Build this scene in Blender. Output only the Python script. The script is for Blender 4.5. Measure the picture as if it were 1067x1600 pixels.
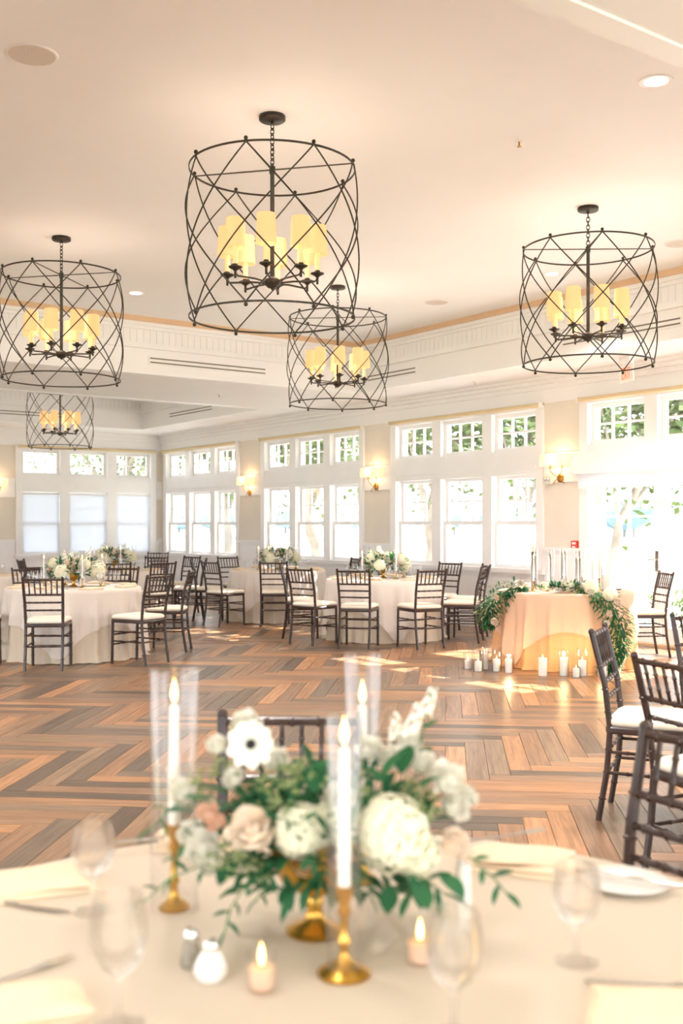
import bpy, math, random
from mathutils import Vector, Matrix, Euler
random.seed(7)
R = math.radians
scene = bpy.context.scene
for o in list(bpy.data.objects): bpy.data.objects.remove(o)
col = scene.collection

# ------------------------------------------------------------------ camera, sky, sun, exposure
YAW = R(35.8)                       # camera heading, clockwise from the room's +Y (along the window wall)
EYE = 1.43
cam = bpy.data.cameras.new('camera'); camo = bpy.data.objects.new('camera', cam); col.objects.link(camo)
cam.sensor_fit = 'HORIZONTAL'; cam.sensor_width = 24.0; cam.lens = 24.0*1650/1067
cam.shift_y = 20/1067
camo.location = (0, 0, EYE); camo.rotation_euler = (R(90), 0, -YAW)
cam.clip_start = 0.05; cam.clip_end = 2000
cam.dof.use_dof = True; cam.dof.focus_distance = 7.6; cam.dof.aperture_fstop = 2.9
scene.camera = camo

world = bpy.data.worlds.new('sky'); scene.world = world; world.use_nodes = True
bg = world.node_tree.nodes['Background']
bg.inputs['Color'].default_value = (0.92, 0.945, 1.0, 1); bg.inputs['Strength'].default_value = 3.75
sun = bpy.data.lights.new('sun', 'SUN'); suno = bpy.data.objects.new('sun', sun); col.objects.link(suno)
sun.energy = 20.0; sun.angle = R(0.6); sun.color = (1.0, 0.97, 0.95)
suno.rotation_euler = Vector((1.0, -0.10, 0.74)).to_track_quat('Z', 'Y').to_euler()
suno.location = (30, 5, 25)
vs = scene.view_settings
vs.view_transform = 'Standard'; vs.look = 'None'; vs.gamma = 1.0; vs.use_curve_mapping = False
vs.exposure = 0.96

# ------------------------------------------------------------------ helpers
def s2l(c):
    c /= 255.0
    return c/12.92 if c <= 0.04045 else ((c+0.055)/1.055)**2.4
def rgb(r, g, b): return (s2l(r), s2l(g), s2l(b), 1.0)
def cw(x, y, z=0.0):
    """plan point given as (to the right, straight ahead) of the viewing point -> room coordinates"""
    return Vector((x*math.cos(YAW)+y*math.sin(YAW), -x*math.sin(YAW)+y*math.cos(YAW), z))
def cang(dx, dy):
    """z rotation that turns local +Y towards that plan direction"""
    v = cw(dx, dy); return math.atan2(-v.x, v.y)

class MB:
    def __init__(s): s.v = []; s.f = []; s.uv = []
    def add(s, vs, fs):
        b = len(s.v); s.v += [tuple(p) for p in vs]; s.f += [tuple(i+b for i in q) for q in fs]; return s
    def box(s, x0, x1, y0, y1, z0, z1):
        return s.add([(x0,y0,z0),(x1,y0,z0),(x1,y1,z0),(x0,y1,z0),(x0,y0,z1),(x1,y0,z1),(x1,y1,z1),(x0,y1,z1)],
                     [(0,3,2,1),(4,5,6,7),(0,1,5,4),(1,2,6,5),(2,3,7,6),(3,0,4,7)])
    def bbox(s, x0, x1, y0, y1, z0, z1, b):
        """box with its top edges chamfered"""
        return s.add([(x0,y0,z0),(x1,y0,z0),(x1,y1,z0),(x0,y1,z0),(x0,y0,z1-b),(x1,y0,z1-b),(x1,y1,z1-b),(x0,y1,z1-b),
                      (x0+b,y0+b,z1),(x1-b,y0+b,z1),(x1-b,y1-b,z1),(x0+b,y1-b,z1)],
                     [(0,3,2,1),(0,1,5,4),(1,2,6,5),(2,3,7,6),(3,0,4,7),(4,5,9,8),(5,6,10,9),(6,7,11,10),(7,4,8,11),(8,9,10,11)])
    def tube(s, pts, rad, n=8, caps=True, flat=1.0):
        pts = [Vector(p) for p in pts]; m = len(pts)
        if not hasattr(rad, '__len__'): rad = [rad]*m
        b = len(s.v); up = None
        for i, p in enumerate(pts):
            t = (pts[min(i+1,m-1)]-pts[max(i-1,0)]).normalized()
            if up is None:
                up = Vector((0,0,1)) if abs(t.z) < 0.9 else Vector((1,0,0))
            a = t.cross(up).normalized(); c = a.cross(t).normalized(); up = c
            for k in range(n):
                w = 2*math.pi*k/n
                q = p + a*math.cos(w)*rad[i] + c*math.sin(w)*rad[i]*flat
                s.v.append(tuple(q))
        for i in range(m-1):
            for k in range(n):
                k2 = (k+1) % n
                s.f.append((b+i*n+k, b+i*n+k2, b+(i+1)*n+k2, b+(i+1)*n+k))
        if caps:
            s.f.append(tuple(b+k for k in reversed(range(n)))); s.f.append(tuple(b+(m-1)*n+k for k in range(n)))
        return s
    def lathe(s, prof, n=16, c=(0,0,0), wob=None):
        b = len(s.v); m = len(prof)
        for i, (r, z) in enumerate(prof):
            for k in range(n):
                w = 2*math.pi*k/n; rr = r*(1+(wob(w, i) if wob else 0))
                s.v.append((c[0]+rr*math.cos(w), c[1]+rr*math.sin(w), c[2]+z))
        for i in range(m-1):
            for k in range(n):
                k2 = (k+1) % n
                s.f.append((b+i*n+k, b+i*n+k2, b+(i+1)*n+k2, b+(i+1)*n+k))
        if prof[0][0] > 1e-4: pass
        return s
    def disc(s, r, z, n=16, c=(0,0,0), up=True):
        b = len(s.v)
        for k in range(n):
            w = 2*math.pi*k/n; s.v.append((c[0]+r*math.cos(w), c[1]+r*math.sin(w), c[2]+z))
        q = tuple(b+k for k in range(n)); s.f.append(q if up else q[::-1]); return s
    def ball(s, c, r, n=8, m=5, sx=1, sy=1, sz=1):
        prof = [(max(1e-4, r*math.sin(math.pi*i/m)), -r*math.cos(math.pi*i/m)) for i in range(m+1)]
        b = len(s.v); s.lathe(prof, n)
        for i in range(b, len(s.v)):
            x, y, z = s.v[i]; s.v[i] = (x*sx+c[0], y*sy+c[1], z*sz+c[2])
        return s
    def ring(s, R_, r, n=40, k=6, c=(0,0,0), h=1.0):
        b = len(s.v)
        for i in range(n):
            w = 2*math.pi*i/n
            for j in range(k):
                q = 2*math.pi*j/k
                s.v.append((c[0]+(R_+r*math.cos(q))*math.cos(w), c[1]+(R_+r*math.cos(q))*math.sin(w), c[2]+r*h*math.sin(q)))
        for i in range(n):
            for j in range(k):
                i2 = (i+1) % n; j2 = (j+1) % k
                s.f.append((b+i*k+j, b+i2*k+j, b+i2*k+j2, b+i*k+j2))
        return s
    def xf(s, M, start=0):
        for i in range(start, len(s.v)): s.v[i] = tuple(M @ Vector(s.v[i]))
        return s
    def mesh(s, name, mat, smooth=False, ang=40):
        me = bpy.data.meshes.new(name); me.from_pydata(s.v, [], s.f)
        if mat: me.materials.append(mat)
        if smooth:
            me.polygons.foreach_set('use_smooth', [True]*len(me.polygons))
            me.set_sharp_from_angle(angle=R(ang))
        me.update(); return me
    def build(s, name, mat, parent=None, loc=(0,0,0), rot=(0,0,0), smooth=False, ang=40):
        return link(name, s.mesh(name, mat, smooth, ang), parent, loc, rot)

def link(name, data, parent=None, loc=(0,0,0), rot=(0,0,0), scale=1.0):
    o = bpy.data.objects.new(name, data); col.objects.link(o)
    if parent: o.parent = parent
    o.location = loc; o.rotation_euler = rot
    o.scale = (scale,)*3 if not hasattr(scale, '__len__') else scale
    return o
def tag(o, label=None, cat=None, group=None, kind=None):
    if label: o['label'] = label
    if cat: o['category'] = cat
    if group: o['group'] = group
    if kind: o['kind'] = kind
    return o
def thing(name, label, cat, loc=(0,0,0), rz=0, group=None, kind=None):
    return tag(link(name, None, None, loc, (0,0,rz)), label, cat, group, kind)
def copy_tree(o, parent=None):
    c = o.copy(); col.objects.link(c); c.parent = parent
    for ch in list(o.children): copy_tree(ch, c)
    return c

# ------------------------------------------------------------------ materials
def mat(name, c, rough=0.5, metal=0.0, spec=0.5, **k):
    m = bpy.data.materials.new(name); m.use_nodes = True
    p = m.node_tree.nodes['Principled BSDF']
    p.inputs['Base Color'].default_value = c; p.inputs['Roughness'].default_value = rough
    p.inputs['Metallic'].default_value = metal; p.inputs['Specular IOR Level'].default_value = spec
    for kk, v in k.items(): p.inputs[kk.replace('_', ' ')].default_value = v
    return m
def nodes(m): return m.node_tree.nodes, m.node_tree.links, m.node_tree.nodes['Principled BSDF']
def vary(m, c1, c2, scale=5.0, bump=0.0, bscale=60.0, detail=4, coord='Object'):
    """procedural two-tone variation and a fine bump"""
    n, l, p = nodes(m)
    tc = n.new('ShaderNodeTexCoord'); nz = n.new('ShaderNodeTexNoise'); nz.inputs['Scale'].default_value = scale
    nz.inputs['Detail'].default_value = detail
    l.new(tc.outputs[coord], nz.inputs['Vector'])
    cr = n.new('ShaderNodeValToRGB'); cr.color_ramp.elements[0].color = c1; cr.color_ramp.elements[1].color = c2
    cr.color_ramp.elements[0].position = 0.3; cr.color_ramp.elements[1].position = 0.7
    l.new(nz.outputs['Fac'], cr.inputs['Fac']); l.new(cr.outputs['Color'], p.inputs['Base Color'])
    if bump:
        n2 = n.new('ShaderNodeTexNoise'); n2.inputs['Scale'].default_value = bscale; l.new(tc.outputs[coord], n2.inputs['Vector'])
        b = n.new('ShaderNodeBump'); b.inputs['Strength'].default_value = bump; b.inputs['Distance'].default_value = 0.01
        l.new(n2.outputs['Fac'], b.inputs['Height']); l.new(b.outputs['Normal'], p.inputs['Normal'])
    return m
def emit(name, c, s):
    m = bpy.data.materials.new(name); m.use_nodes = True
    n = m.node_tree.nodes; n.clear(); e = n.new('ShaderNodeEmission'); e.inputs[0].default_value = c; e.inputs[1].default_value = s
    o = n.new('ShaderNodeOutputMaterial'); m.node_tree.links.new(e.outputs[0], o.inputs[0]); return m
def thin_glass(name, tint=(1,1,1,1), base=0.05, edge=0.55, rough=0.02, power=0.25):
    """thin-walled clear glass: see-through face-on, reflecting at grazing angles"""
    m = bpy.data.materials.new(name); m.use_nodes = True
    n, l = m.node_tree.nodes, m.node_tree.links; n.clear()
    t = n.new('ShaderNodeBsdfTransparent'); t.inputs[0].default_value = tint
    g = n.new('ShaderNodeBsdfGlossy'); g.inputs['Roughness'].default_value = rough
    lw = n.new('ShaderNodeLayerWeight'); lw.inputs['Blend'].default_value = power
    mr = n.new('ShaderNodeMapRange'); mr.inputs['To Min'].default_value = base; mr.inputs['To Max'].default_value = edge
    l.new(lw.outputs['Facing'], mr.inputs['Value'])
    mx = n.new('ShaderNodeMixShader'); l.new(mr.outputs[0], mx.inputs[0]); l.new(t.outputs[0], mx.inputs[1]); l.new(g.outputs[0], mx.inputs[2])
    o = n.new('ShaderNodeOutputMaterial'); l.new(mx.outputs[0], o.inputs[0]); return m
def translucent(name, c, tr, mix=0.4, rough=0.8, emission=None, es=0):
    m = mat(name, c, rough, spec=0.2); n, l, p = nodes(m)
    t = n.new('ShaderNodeBsdfTranslucent'); t.inputs[0].default_value = tr
    mx = n.new('ShaderNodeMixShader'); mx.inputs[0].default_value = mix
    o = n['Material Output']; l.new(p.outputs[0], mx.inputs[1]); l.new(t.outputs[0], mx.inputs[2]); l.new(mx.outputs[0], o.inputs[0])
    if emission: p.inputs['Emission Color'].default_value = emission; p.inputs['Emission Strength'].default_value = es
    return m

M = {}
M['trim'] = vary(mat('white_trim_paint', rgb(241,239,239), 0.38), rgb(242,240,240), rgb(238,236,236), 3)
M['wallbeige'] = vary(mat('greige_wall_paint', rgb(226,217,205), 0.7), rgb(228,219,207), rgb(223,214,202), 3, 0.05, 200)
M['ceil'] = vary(mat('ceiling_paint', rgb(247,249,250), 0.75), rgb(248,250,251), rgb(245,247,248), 1.5, 0.04, 250)
M['soffit'] = vary(mat('soffit_paint', rgb(241,238,238), 0.6), rgb(242,239,239), rgb(239,236,236), 1.5)
M['tan'] = vary(mat('tan_threshold_and_cove_shade', rgb(218,184,150), 0.55), rgb(220,186,152), rgb(212,178,144), 6)  # wood tone of the threshold; on the trays it paints the cove's warm shade
M['rail'] = vary(mat('shade_rail_tan', rgb(222,200,160), 0.5), rgb(224,202,162), rgb(216,194,154), 6)
M['slot'] = mat('diffuser_slot', rgb(120,112,104), 0.6)
M['pane'] = thin_glass('window_glass', (0.99,1,0.995,1), 0.03, 0.5, 0.0, 0.2)
M['iron'] = vary(mat('bronze_iron', rgb(62,58,50), 0.45, 0.55), rgb(66,61,52), rgb(52,50,44), 20)
M['brass'] = vary(mat('antique_brass', rgb(196,150,72), 0.28, 0.95), rgb(200,156,80), rgb(176,130,58), 18)
M['gold'] = vary(mat('brushed_gold', rgb(204,158,70), 0.25, 0.9), rgb(210,166,80), rgb(186,136,52), 25)
M['chairwood'] = vary(mat('mahogany_chair_lacquer', rgb(58,40,34), 0.3), rgb(66,45,37), rgb(46,33,29), 14)
M['cushion'] = vary(mat('ivory_cushion', rgb(240,229,212), 0.85), rgb(242,231,214), rgb(236,224,206), 12, 0.1, 300)
M['cloth'] = translucent('ivory_linen', rgb(246,237,228), rgb(248,234,218), 0.25, 0.85)
M['peach'] = translucent('warm_lit_linen', rgb(247,221,194), rgb(252,214,170), 0.35, 0.85)  # table linen with warm light put into its colour
M['cloth_under'] = translucent('ivory_under_linen', rgb(236,221,200), rgb(244,224,194), 0.25, 0.85)
M['peach_under'] = translucent('warm_lit_under_linen', rgb(246,206,156), rgb(252,198,130), 0.4, 0.85)  # under cloth, the warm light painted in deeper
M['napkin'] = vary(mat('champagne_napkin', rgb(240,217,186), 0.8), rgb(241,219,189), rgb(237,213,181), 10, 0.1, 400)
M['wax'] = mat('white_wax', rgb(236,230,222), 0.5, **{'Subsurface_Weight': 0.2})
M['flame'] = emit('flame', (1.0, 0.55, 0.16, 1), 7.0)
M['flamecore'] = emit('flame_core', (1.0, 0.80, 0.42, 1), 12.0)
M['wick'] = mat('wick', rgb(40,34,30), 0.9)
M['clear'] = thin_glass('hurricane_glass', (0.998,0.999,1,1), 0.03, 0.32, 0.02, 0.3)
M['stemglass'] = thin_glass('wine_glass', (0.997,0.998,1,1), 0.04, 0.6, 0.01, 0.3)
M['frost'] = translucent('frosted_votive', rgb(250,232,214), rgb(255,226,190), 0.5, 0.4)
M['china'] = mat('white_china', rgb(230,227,222), 0.2)
M['steel'] = mat('polished_steel', rgb(205,203,200), 0.18, 1.0)
M['lampshade'] = translucent('linen_lampshade', rgb(216,180,140), rgb(232,190,140), 0.35, 0.8, (1.0, 0.66, 0.30, 1), 0.38)
M['sleeve'] = translucent('candle_sleeve', rgb(250,228,186), rgb(255,220,160), 0.3, 0.5, (1.0, 0.62, 0.26, 1), 0.15)
M['sconceshade'] = translucent('sconce_shade', rgb(252,234,204), rgb(255,228,180), 0.4, 0.8, (1.0, 0.78, 0.44, 1), 0.35)
M['rollshade'] = translucent('white_roller_shade', rgb(244,245,248), rgb(228,234,245), 0.36, 0.8)
M['exitplate'] = mat('exit_panel', rgb(244,236,232), 0.3)
M['exitred'] = emit('exit_letters', (1.0, 0.20, 0.08, 1), 1.0)
M['alarm'] = mat('alarm_red', rgb(214,70,58), 0.4)
M['grille'] = vary(mat('speaker_grille', rgb(222,214,206), 0.7), rgb(224,216,208), rgb(214,206,198), 80)
M['downlight'] = emit('downlight_lens', (1.0, 0.86, 0.66, 1), 4.0)
# flowers and leaves
def leafmat(name, c1, c2, tr, mix=0.25):
    m = translucent(name, c1, tr, mix, 0.45); n, l, p = nodes(m)
    oi = n.new('ShaderNodeObjectInfo'); g = n.new('ShaderNodeNewGeometry'); ad = n.new('ShaderNodeMath'); ad.operation = 'ADD'
    l.new(oi.outputs['Random'], ad.inputs[0]); l.new(g.outputs['Random Per Island'], ad.inputs[1])
    fr = n.new('ShaderNodeMath'); fr.operation = 'FRACT'; l.new(ad.outputs[0], fr.inputs[0])
    cr = n.new('ShaderNodeValToRGB'); cr.color_ramp.elements[0].color = c1; cr.color_ramp.elements[1].color = c2
    l.new(fr.outputs[0], cr.inputs['Fac']); l.new(cr.outputs['Color'], p.inputs['Base Color']); return m
M['leaf'] = leafmat('ruscus_leaf', rgb(22,76,50), rgb(60,116,80), rgb(80,140,90))
M['leafpale'] = leafmat('olive_filler', rgb(120,140,84), rgb(176,184,134), rgb(170,180,120))
M['stem'] = mat('green_stem', rgb(70,110,66), 0.6)
def petalmat(name, c1, c2, tr=None):
    m = translucent(name, c1, tr or c2, 0.10, 0.7); n, l, p = nodes(m)
    g = n.new('ShaderNodeNewGeometry'); cr = n.new('ShaderNodeValToRGB')
    cr.color_ramp.elements[0].color = c1; cr.color_ramp.elements[1].color = c2
    l.new(g.outputs['Random Per Island'], cr.inputs['Fac']); l.new(cr.outputs['Color'], p.inputs['Base Color']); return m
M['pwhite'] = petalmat('white_petal', rgb(250,246,236), rgb(242,238,222))
M['pcream'] = petalmat('cream_hydrangea_petal', rgb(248,243,222), rgb(238,234,204))
M['pblush'] = petalmat('blush_petal', rgb(255,244,230), rgb(255,234,212))
M['ppeach'] = petalmat('peach_petal', rgb(250,218,194), rgb(244,202,176))
M['pmauve'] = petalmat('dusty_pink_petal', rgb(240,206,198), rgb(228,186,180))
M['pblack'] = mat('anemone_eye', rgb(24,22,28), 0.7)
# outside
M['lawn'] = vary(mat('lawn', rgb(184,186,164), 0.95), rgb(178,182,156), rgb(196,196,178), 0.4)
M['water'] = vary(mat('water', rgb(190,205,215), 0.12), rgb(186,202,212), rgb(198,212,220), 0.05)
M['marsh'] = vary(mat('marsh_grass', rgb(176,178,112), 0.95), rgb(170,174,108), rgb(190,186,130), 0.05)
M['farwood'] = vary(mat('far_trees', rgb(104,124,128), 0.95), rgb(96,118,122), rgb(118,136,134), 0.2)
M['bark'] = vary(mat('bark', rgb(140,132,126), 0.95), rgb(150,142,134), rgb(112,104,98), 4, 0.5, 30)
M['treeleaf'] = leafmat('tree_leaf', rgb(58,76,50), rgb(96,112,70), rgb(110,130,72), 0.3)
M['stone'] = vary(mat('seawall_stone', rgb(150,150,148), 0.9), rgb(140,140,140), rgb(168,166,160), 2)
M['patio'] = vary(mat('patio_concrete', rgb(225,220,212), 0.9), rgb(222,216,208), rgb(230,224,216), 2)

# wood planks: grain runs along u; tone changes from plank to plank
def plankmat(name, perisland):
    m = mat(name, rgb(140,95,65), 0.3, spec=0.5); n, l, p = nodes(m)
    uv = n.new('ShaderNodeUVMap'); uv.uv_map = 'plank'
    if perisland: rn = n.new('ShaderNodeNewGeometry'); rout = rn.outputs['Random Per Island']
    else: rn = n.new('ShaderNodeObjectInfo'); rout = rn.outputs['Random']
    off = n.new('ShaderNodeVectorMath'); off.operation = 'SCALE'; off.inputs[0].default_value = (37.0, 91.0, 53.0); l.new(rout, off.inputs['Scale'])
    ad = n.new('ShaderNodeVectorMath'); ad.operation = 'ADD'; l.new(uv.outputs[0], ad.inputs[0]); l.new(off.outputs[0], ad.inputs[1])
    mp = n.new('ShaderNodeMapping'); mp.inputs['Scale'].default_value = (2.2, 42.0, 1.0); l.new(ad.outputs[0], mp.inputs['Vector'])
    nz = n.new('ShaderNodeTexNoise'); nz.inputs['Scale'].default_value = 1.0; nz.inputs['Detail'].default_value = 6.0
    nz.inputs['Roughness'].default_value = 0.65; nz.inputs['Distortion'].default_value = 0.6; l.new(mp.outputs[0], nz.inputs['Vector'])
    cr = n.new('ShaderNodeValToRGB'); e = cr.color_ramp.elements
    e[0].position = 0.0; e[0].color = rgb(84,68,54); e[1].position = 1.0; e[1].color = rgb(188,138,94)
    for pos, c in ((0.18, rgb(112,94,78)), (0.40, rgb(148,108,76)), (0.60, rgb(132,110,88)), (0.80, rgb(164,118,80))):
        q = e.new(pos); q.color = c
    l.new(rout, cr.inputs['Fac'])
    gr = n.new('ShaderNodeValToRGB'); gr.color_ramp.elements[0].position = 0.34; gr.color_ramp.elements[1].position = 0.62
    gr.color_ramp.elements[0].color = (0.54, 0.52, 0.51, 1); gr.color_ramp.elements[1].color = (1.12, 1.10, 1.08, 1)
    l.new(nz.outputs['Fac'], gr.inputs['Fac'])
    mu = n.new('ShaderNodeMix'); mu.data_type = 'RGBA'; mu.blend_type = 'MULTIPLY'; mu.inputs['Factor'].default_value = 1.0
    l.new(cr.outputs[0], mu.inputs['A']); l.new(gr.outputs[0], mu.inputs['B']); l.new(mu.outputs['Result'], p.inputs['Base Color'])
    mr = n.new('ShaderNodeMapRange'); mr.inputs['To Min'].default_value = 0.38; mr.inputs['To Max'].default_value = 0.28
    l.new(nz.outputs['Fac'], mr.inputs['Value']); l.new(mr.outputs[0], p.inputs['Roughness'])
    b = n.new('ShaderNodeBump'); b.inputs['Strength'].default_value = 0.12; b.inputs['Distance'].default_value = 0.004
    l.new(nz.outputs['Fac'], b.inputs['Height']); l.new(b.outputs['Normal'], p.inputs['Normal'])
    return m
M['plank'] = plankmat('herringbone_plank', False)
M['plankfield'] = plankmat('herringbone_field', True)
M['subfloor'] = mat('joint_dark', rgb(112,90,76), 0.8)

# ------------------------------------------------------------------ the room shell
XW, YB = 10.25, 20.9            # window wall face, back wall face
XL, YF = -4.2, -3.6             # walls behind and beside the viewer
ZS, ZC = 3.35, 4.05             # soffit and tray ceiling heights

# floor: herringbone of 1.0 x 0.125 m boards
FL = tag(MB().box(XL-0.3, XW+0.3, YF-0.3, YB+0.3, -0.12, -0.006).build('floor', M['subfloor']),
         'dark brown herringbone wood plank floor of the hall', 'floor', kind='structure')
PW, PN = 0.125, 8; PL = PW*PN; GAP = 0.0011
pdir = R(90-41.5)               # heading of the boards that run away from the viewer
eu = Vector((math.sin(pdir), -math.cos(pdir), 0)); ev = Vector((math.cos(pdir), math.sin(pdir), 0))
def plank_vs(w, l):
    g = GAP; b = 0.0018; z0, z1 = -0.006, 0.0
    return ([(g,g,z0),(l-g,g,z0),(l-g,w-g,z0),(g,w-g,z0),(g,g,z1-b),(l-g,g,z1-b),(l-g,w-g,z1-b),(g,w-g,z1-b),
             (g+b,g+b,z1),(l-g-b,g+b,z1),(l-g-b,w-g-b,z1),(g+b,w-g-b,z1)],
            [(0,1,5,4),(1,2,6,5),(2,3,7,6),(3,0,4,7),(4,5,9,8),(5,6,10,9),(6,7,11,10),(7,4,8,11),(8,9,10,11)])
def with_uv(me, coords):
    uvl = me.uv_layers.new(name='plank')
    for lp in me.loops:
        c = coords[lp.vertex_index]; uvl.data[lp.index].uv = (c[0], c[1])
    return me
pv, pf = plank_vs(PW, PL)
pm = MB().add(pv, pf).mesh('plank', M['plank']); with_uv(pm, pv)
planks = []
N = 150
fo = Vector((3.0, 8.5, 0))
def inside(p, mgn=0.0): return XL-mgn < p.x < XW+mgn and YF-mgn < p.y < YB+mgn
cyw, syw = math.cos(YAW), math.sin(YAW)
def view(p):
    d = p.x*syw + p.y*cyw; x = p.x*cyw - p.y*syw
    if d < 0.8: return None
    return (533.5+1650*x/d, 820+1650*EYE/d)
for r in range(-N, N):
    for m in range(-12, 13):
        for kind in (0, 1):
            if kind == 0: a, b = r+2*PN*m, r; A, rot = fo+eu*(a*PW)+ev*(b*PW), 0
            else: a, b = r, r-2*PN+1+2*PN*m; A, rot = fo+eu*((a+1)*PW)+ev*(b*PW), 1
            dl, dw = (eu, ev) if kind == 0 else (ev, -eu)
            c = A+dl*PL/2+dw*PW/2
            if not inside(c, 0.35): continue
            q = [view(A), view(A+dl*PL), view(A+dl*PL+dw*PW), view(A+dw*PW)]
            ar = 0
            if all(q):
                cx = sum(t[0] for t in q)/4; cy = sum(t[1] for t in q)/4
                if -20 < cx < 1087 and cy < 1325 and inside(c, -0.5):
                    ar = abs(sum(q[i][0]*q[(i+1)%4][1]-q[(i+1)%4][0]*q[i][1] for i in range(4)))/2
            planks.append((ar, A, dl, dw, c))
planks.sort(key=lambda t: -t[0])
for ar, A, dl, dw, c in planks[:300]:
    link('plank', pm, FL, A, (0, 0, math.atan2(dl.y, dl.x)))
fb = MB(); uvc = []
for ar, A, dl, dw, c in planks[300:]:
    ou, ov = random.uniform(0, 50), random.uniform(0, 50)
    pts = []
    for x, y, z in pv:
        p = A+dl*x+dw*y; p.x = min(max(p.x, XL), XW+0.25); p.y = min(max(p.y, YF), YB+0.05); pts.append((p.x, p.y, z)); uvc.append((x+ou, y+ov))
    fb.add(pts, pf)
fm = fb.mesh('plank_field', M['plankfield']); with_uv(fm, uvc)
tag(link('plank_field', fm, FL), kind='stuff')

# ceiling: soffit with two recessed trays
TX0, TX1, TY0, TY1 = 1.17, 9.15, 2.73, 12.3
SX0, SX1, SY0, SY1 = 1.17, 9.15, 14.95, 19.55
cm = MB()
x0, x1, y0, y1 = XL-0.3, XW+0.3, YF-0.3, YB+0.3
for bx in ((x0, TX0, y0, y1), (TX1, x1, y0, y1), (TX0, TX1, y0, TY0), (TX0, TX1, TY1, SY0), (TX0, TX1, SY1, y1)):
    cm.box(bx[0], bx[1], bx[2], bx[3], ZS, ZC+0.25)
CE = tag(cm.build('ceiling', M['soffit']), 'white soffit ceiling framing the recessed trays', 'ceiling', kind='structure')
for (a0, a1, b0, b1) in ((TX0, TX1, TY0, TY1), (SX0, SX1, SY0, SY1)):
    MB().box(a0, a1, b0, b1, ZC, ZC+0.25).build('tray_panel', M['ceil'], CE)
    def frame(z0, z1, t, t0=0.0):
        m = MB()
        m.box(a0, a1, b0+t0, b0+t, z0, z1); m.box(a0, a1, b1-t, b1-t0, z0, z1)
        m.box(a0+t0, a0+t, b0, b1, z0, z1); m.box(a1-t, a1-t0, b0, b1, z0, z1); return m
    frame(ZS-0.012, ZS+0.03, 0.02, -0.10).build('edge_bead', M['trim'], CE)
    frame(3.66, 3.70, 0.05).build('ledge_moulding', M['trim'], CE)
    frame(3.70, 3.73, 0.03).build('ledge_moulding', M['trim'], CE)
    frame(3.90, 3.94, 0.04).build('crown_moulding', M['trim'], CE)
    frame(3.94, 3.985, 0.075).build('crown_moulding', M['trim'], CE)
    frame(3.985, ZC, 0.10).build('cove_warm_shade', M['tan'], CE)  # tan colour stands in for a shadowed cove with warm bounce light
    # beadboard between ledge and crown
    bb = MB()
    for i in range(int((a1-a0)/0.09)):
        x = a0+0.02+i*0.09
        for (u0, u1) in ((b0, b0+0.012), (b1-0.012, b1)): bb.box(x, x+0.086, u0, u1, 3.73, 3.90)
    for i in range(int((b1-b0)/0.09)):
        y = b0+0.02+i*0.09
        for (u0, u1) in ((a0, a0+0.012), (a1-0.012, a1)): bb.box(u0, u1, y, y+0.086, 3.73, 3.90)
    tag(bb.build('beadboard', M['soffit'], CE), kind='stuff')

# linear air diffusers in the tray fascias: a pair of slots each
def diffuser(p0, p1, z, label):
    p0, p1 = Vector(p0), Vector(p1); d = (p1-p0); L = d.length
    t = thing('air_diffuser', label, 'vent', (p0.x, p0.y, z), math.atan2(d.y, d.x), 'linear air diffusers in the tray fascia')
    MB().box(0, L, 0, 0.012, -0.055, 0.055).build('face_plate', M['soffit'], t)
    for s in (-1, 1):
        MB().box(0.02, L-0.02, 0.010, 0.016, s*0.026-0.008, s*0.026+0.008).build('slot', M['slot'], t)
diffuser((TX1, 10.95, 0), (TX1, 12.05, 0), 3.52, 'short linear air slot in right tray fascia near the tray corner')
diffuser((TX1, 6.72, 0), (TX1, 8.35, 0), 3.52, 'linear air slot behind the right chandelier on the window side')
diffuser((7.6, TY1, 0), (5.85, TY1, 0), 3.52, 'long linear air slot in fascia behind the large centre chandelier')
diffuser((SX1, 16.6, 0), (SX1, 18.3, 0), 3.52, 'dark air slot on rear tray right side above corner windows')
diffuser((7.6, SY1, 0), (4.6, SY1, 0), 3.52, 'dark air slot on rear tray fascia behind the smallest chandelier')

# walls
def boxes(name, lst, m, parent=None):
    b = MB()
    for q in lst: b.box(*q)
    return b.build(name, m, parent)
Z1 = 3.0; SILL = 0.84; LH = 2.08; TB, TT = 2.46, 2.95
G = [(17.53, 20.75), (13.57, 16.74), (9.67, 12.88), (5.80, 9.05), (1.9, 5.1), (-1.9, 1.25)]   # window groups along the wall (y)
segs = []
edges = sorted(G)
prev = YF-0.3
for a, b in edges:
    segs.append((XW, XW+0.3, prev, a, 0, ZS)); prev = b
segs.append((XW, XW+0.3, prev, YB+0.3, 0, ZS))
for a, b in edges:
    segs.append((XW, XW+0.3, a, b, Z1, ZS))
    if (a, b) != (5.80, 9.05): segs.append((XW, XW+0.3, a, b, 0, SILL-0.03))
WR = tag(boxes('wall_right', segs, M['wallbeige']), 'long window wall with greige piers and white trim', 'wall', kind='structure')
BG = [(7.05, 10.12), (2.9, 6.1), (-1.3, 1.9)]
segs = []; prev = XL-0.3
for a, b in sorted(BG): segs.append((prev, a, YB, YB+0.3, 0, ZS)); prev = b
segs.append((prev, XW+0.3, YB, YB+0.3, 0, ZS))
for a, b in BG: segs.append((a, b, YB, YB+0.3, Z1, ZS)); segs.append((a, b, YB, YB+0.3, 0, SILL-0.03))
WB = tag(boxes('wall_back', segs, M['wallbeige']), 'far end wall with three shaded windows', 'wall', kind='structure')
LG = [(-2.5, 1.5), (2.5, 6.5), (7.5, 11.5), (12.5, 16.5)]  # openings added in the unseen side wall to brighten the room
segs = []; prev = YF-0.3
for a, b in LG: segs.append((XL-0.3, XL, prev, a, 0, ZS)); prev = b
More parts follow.
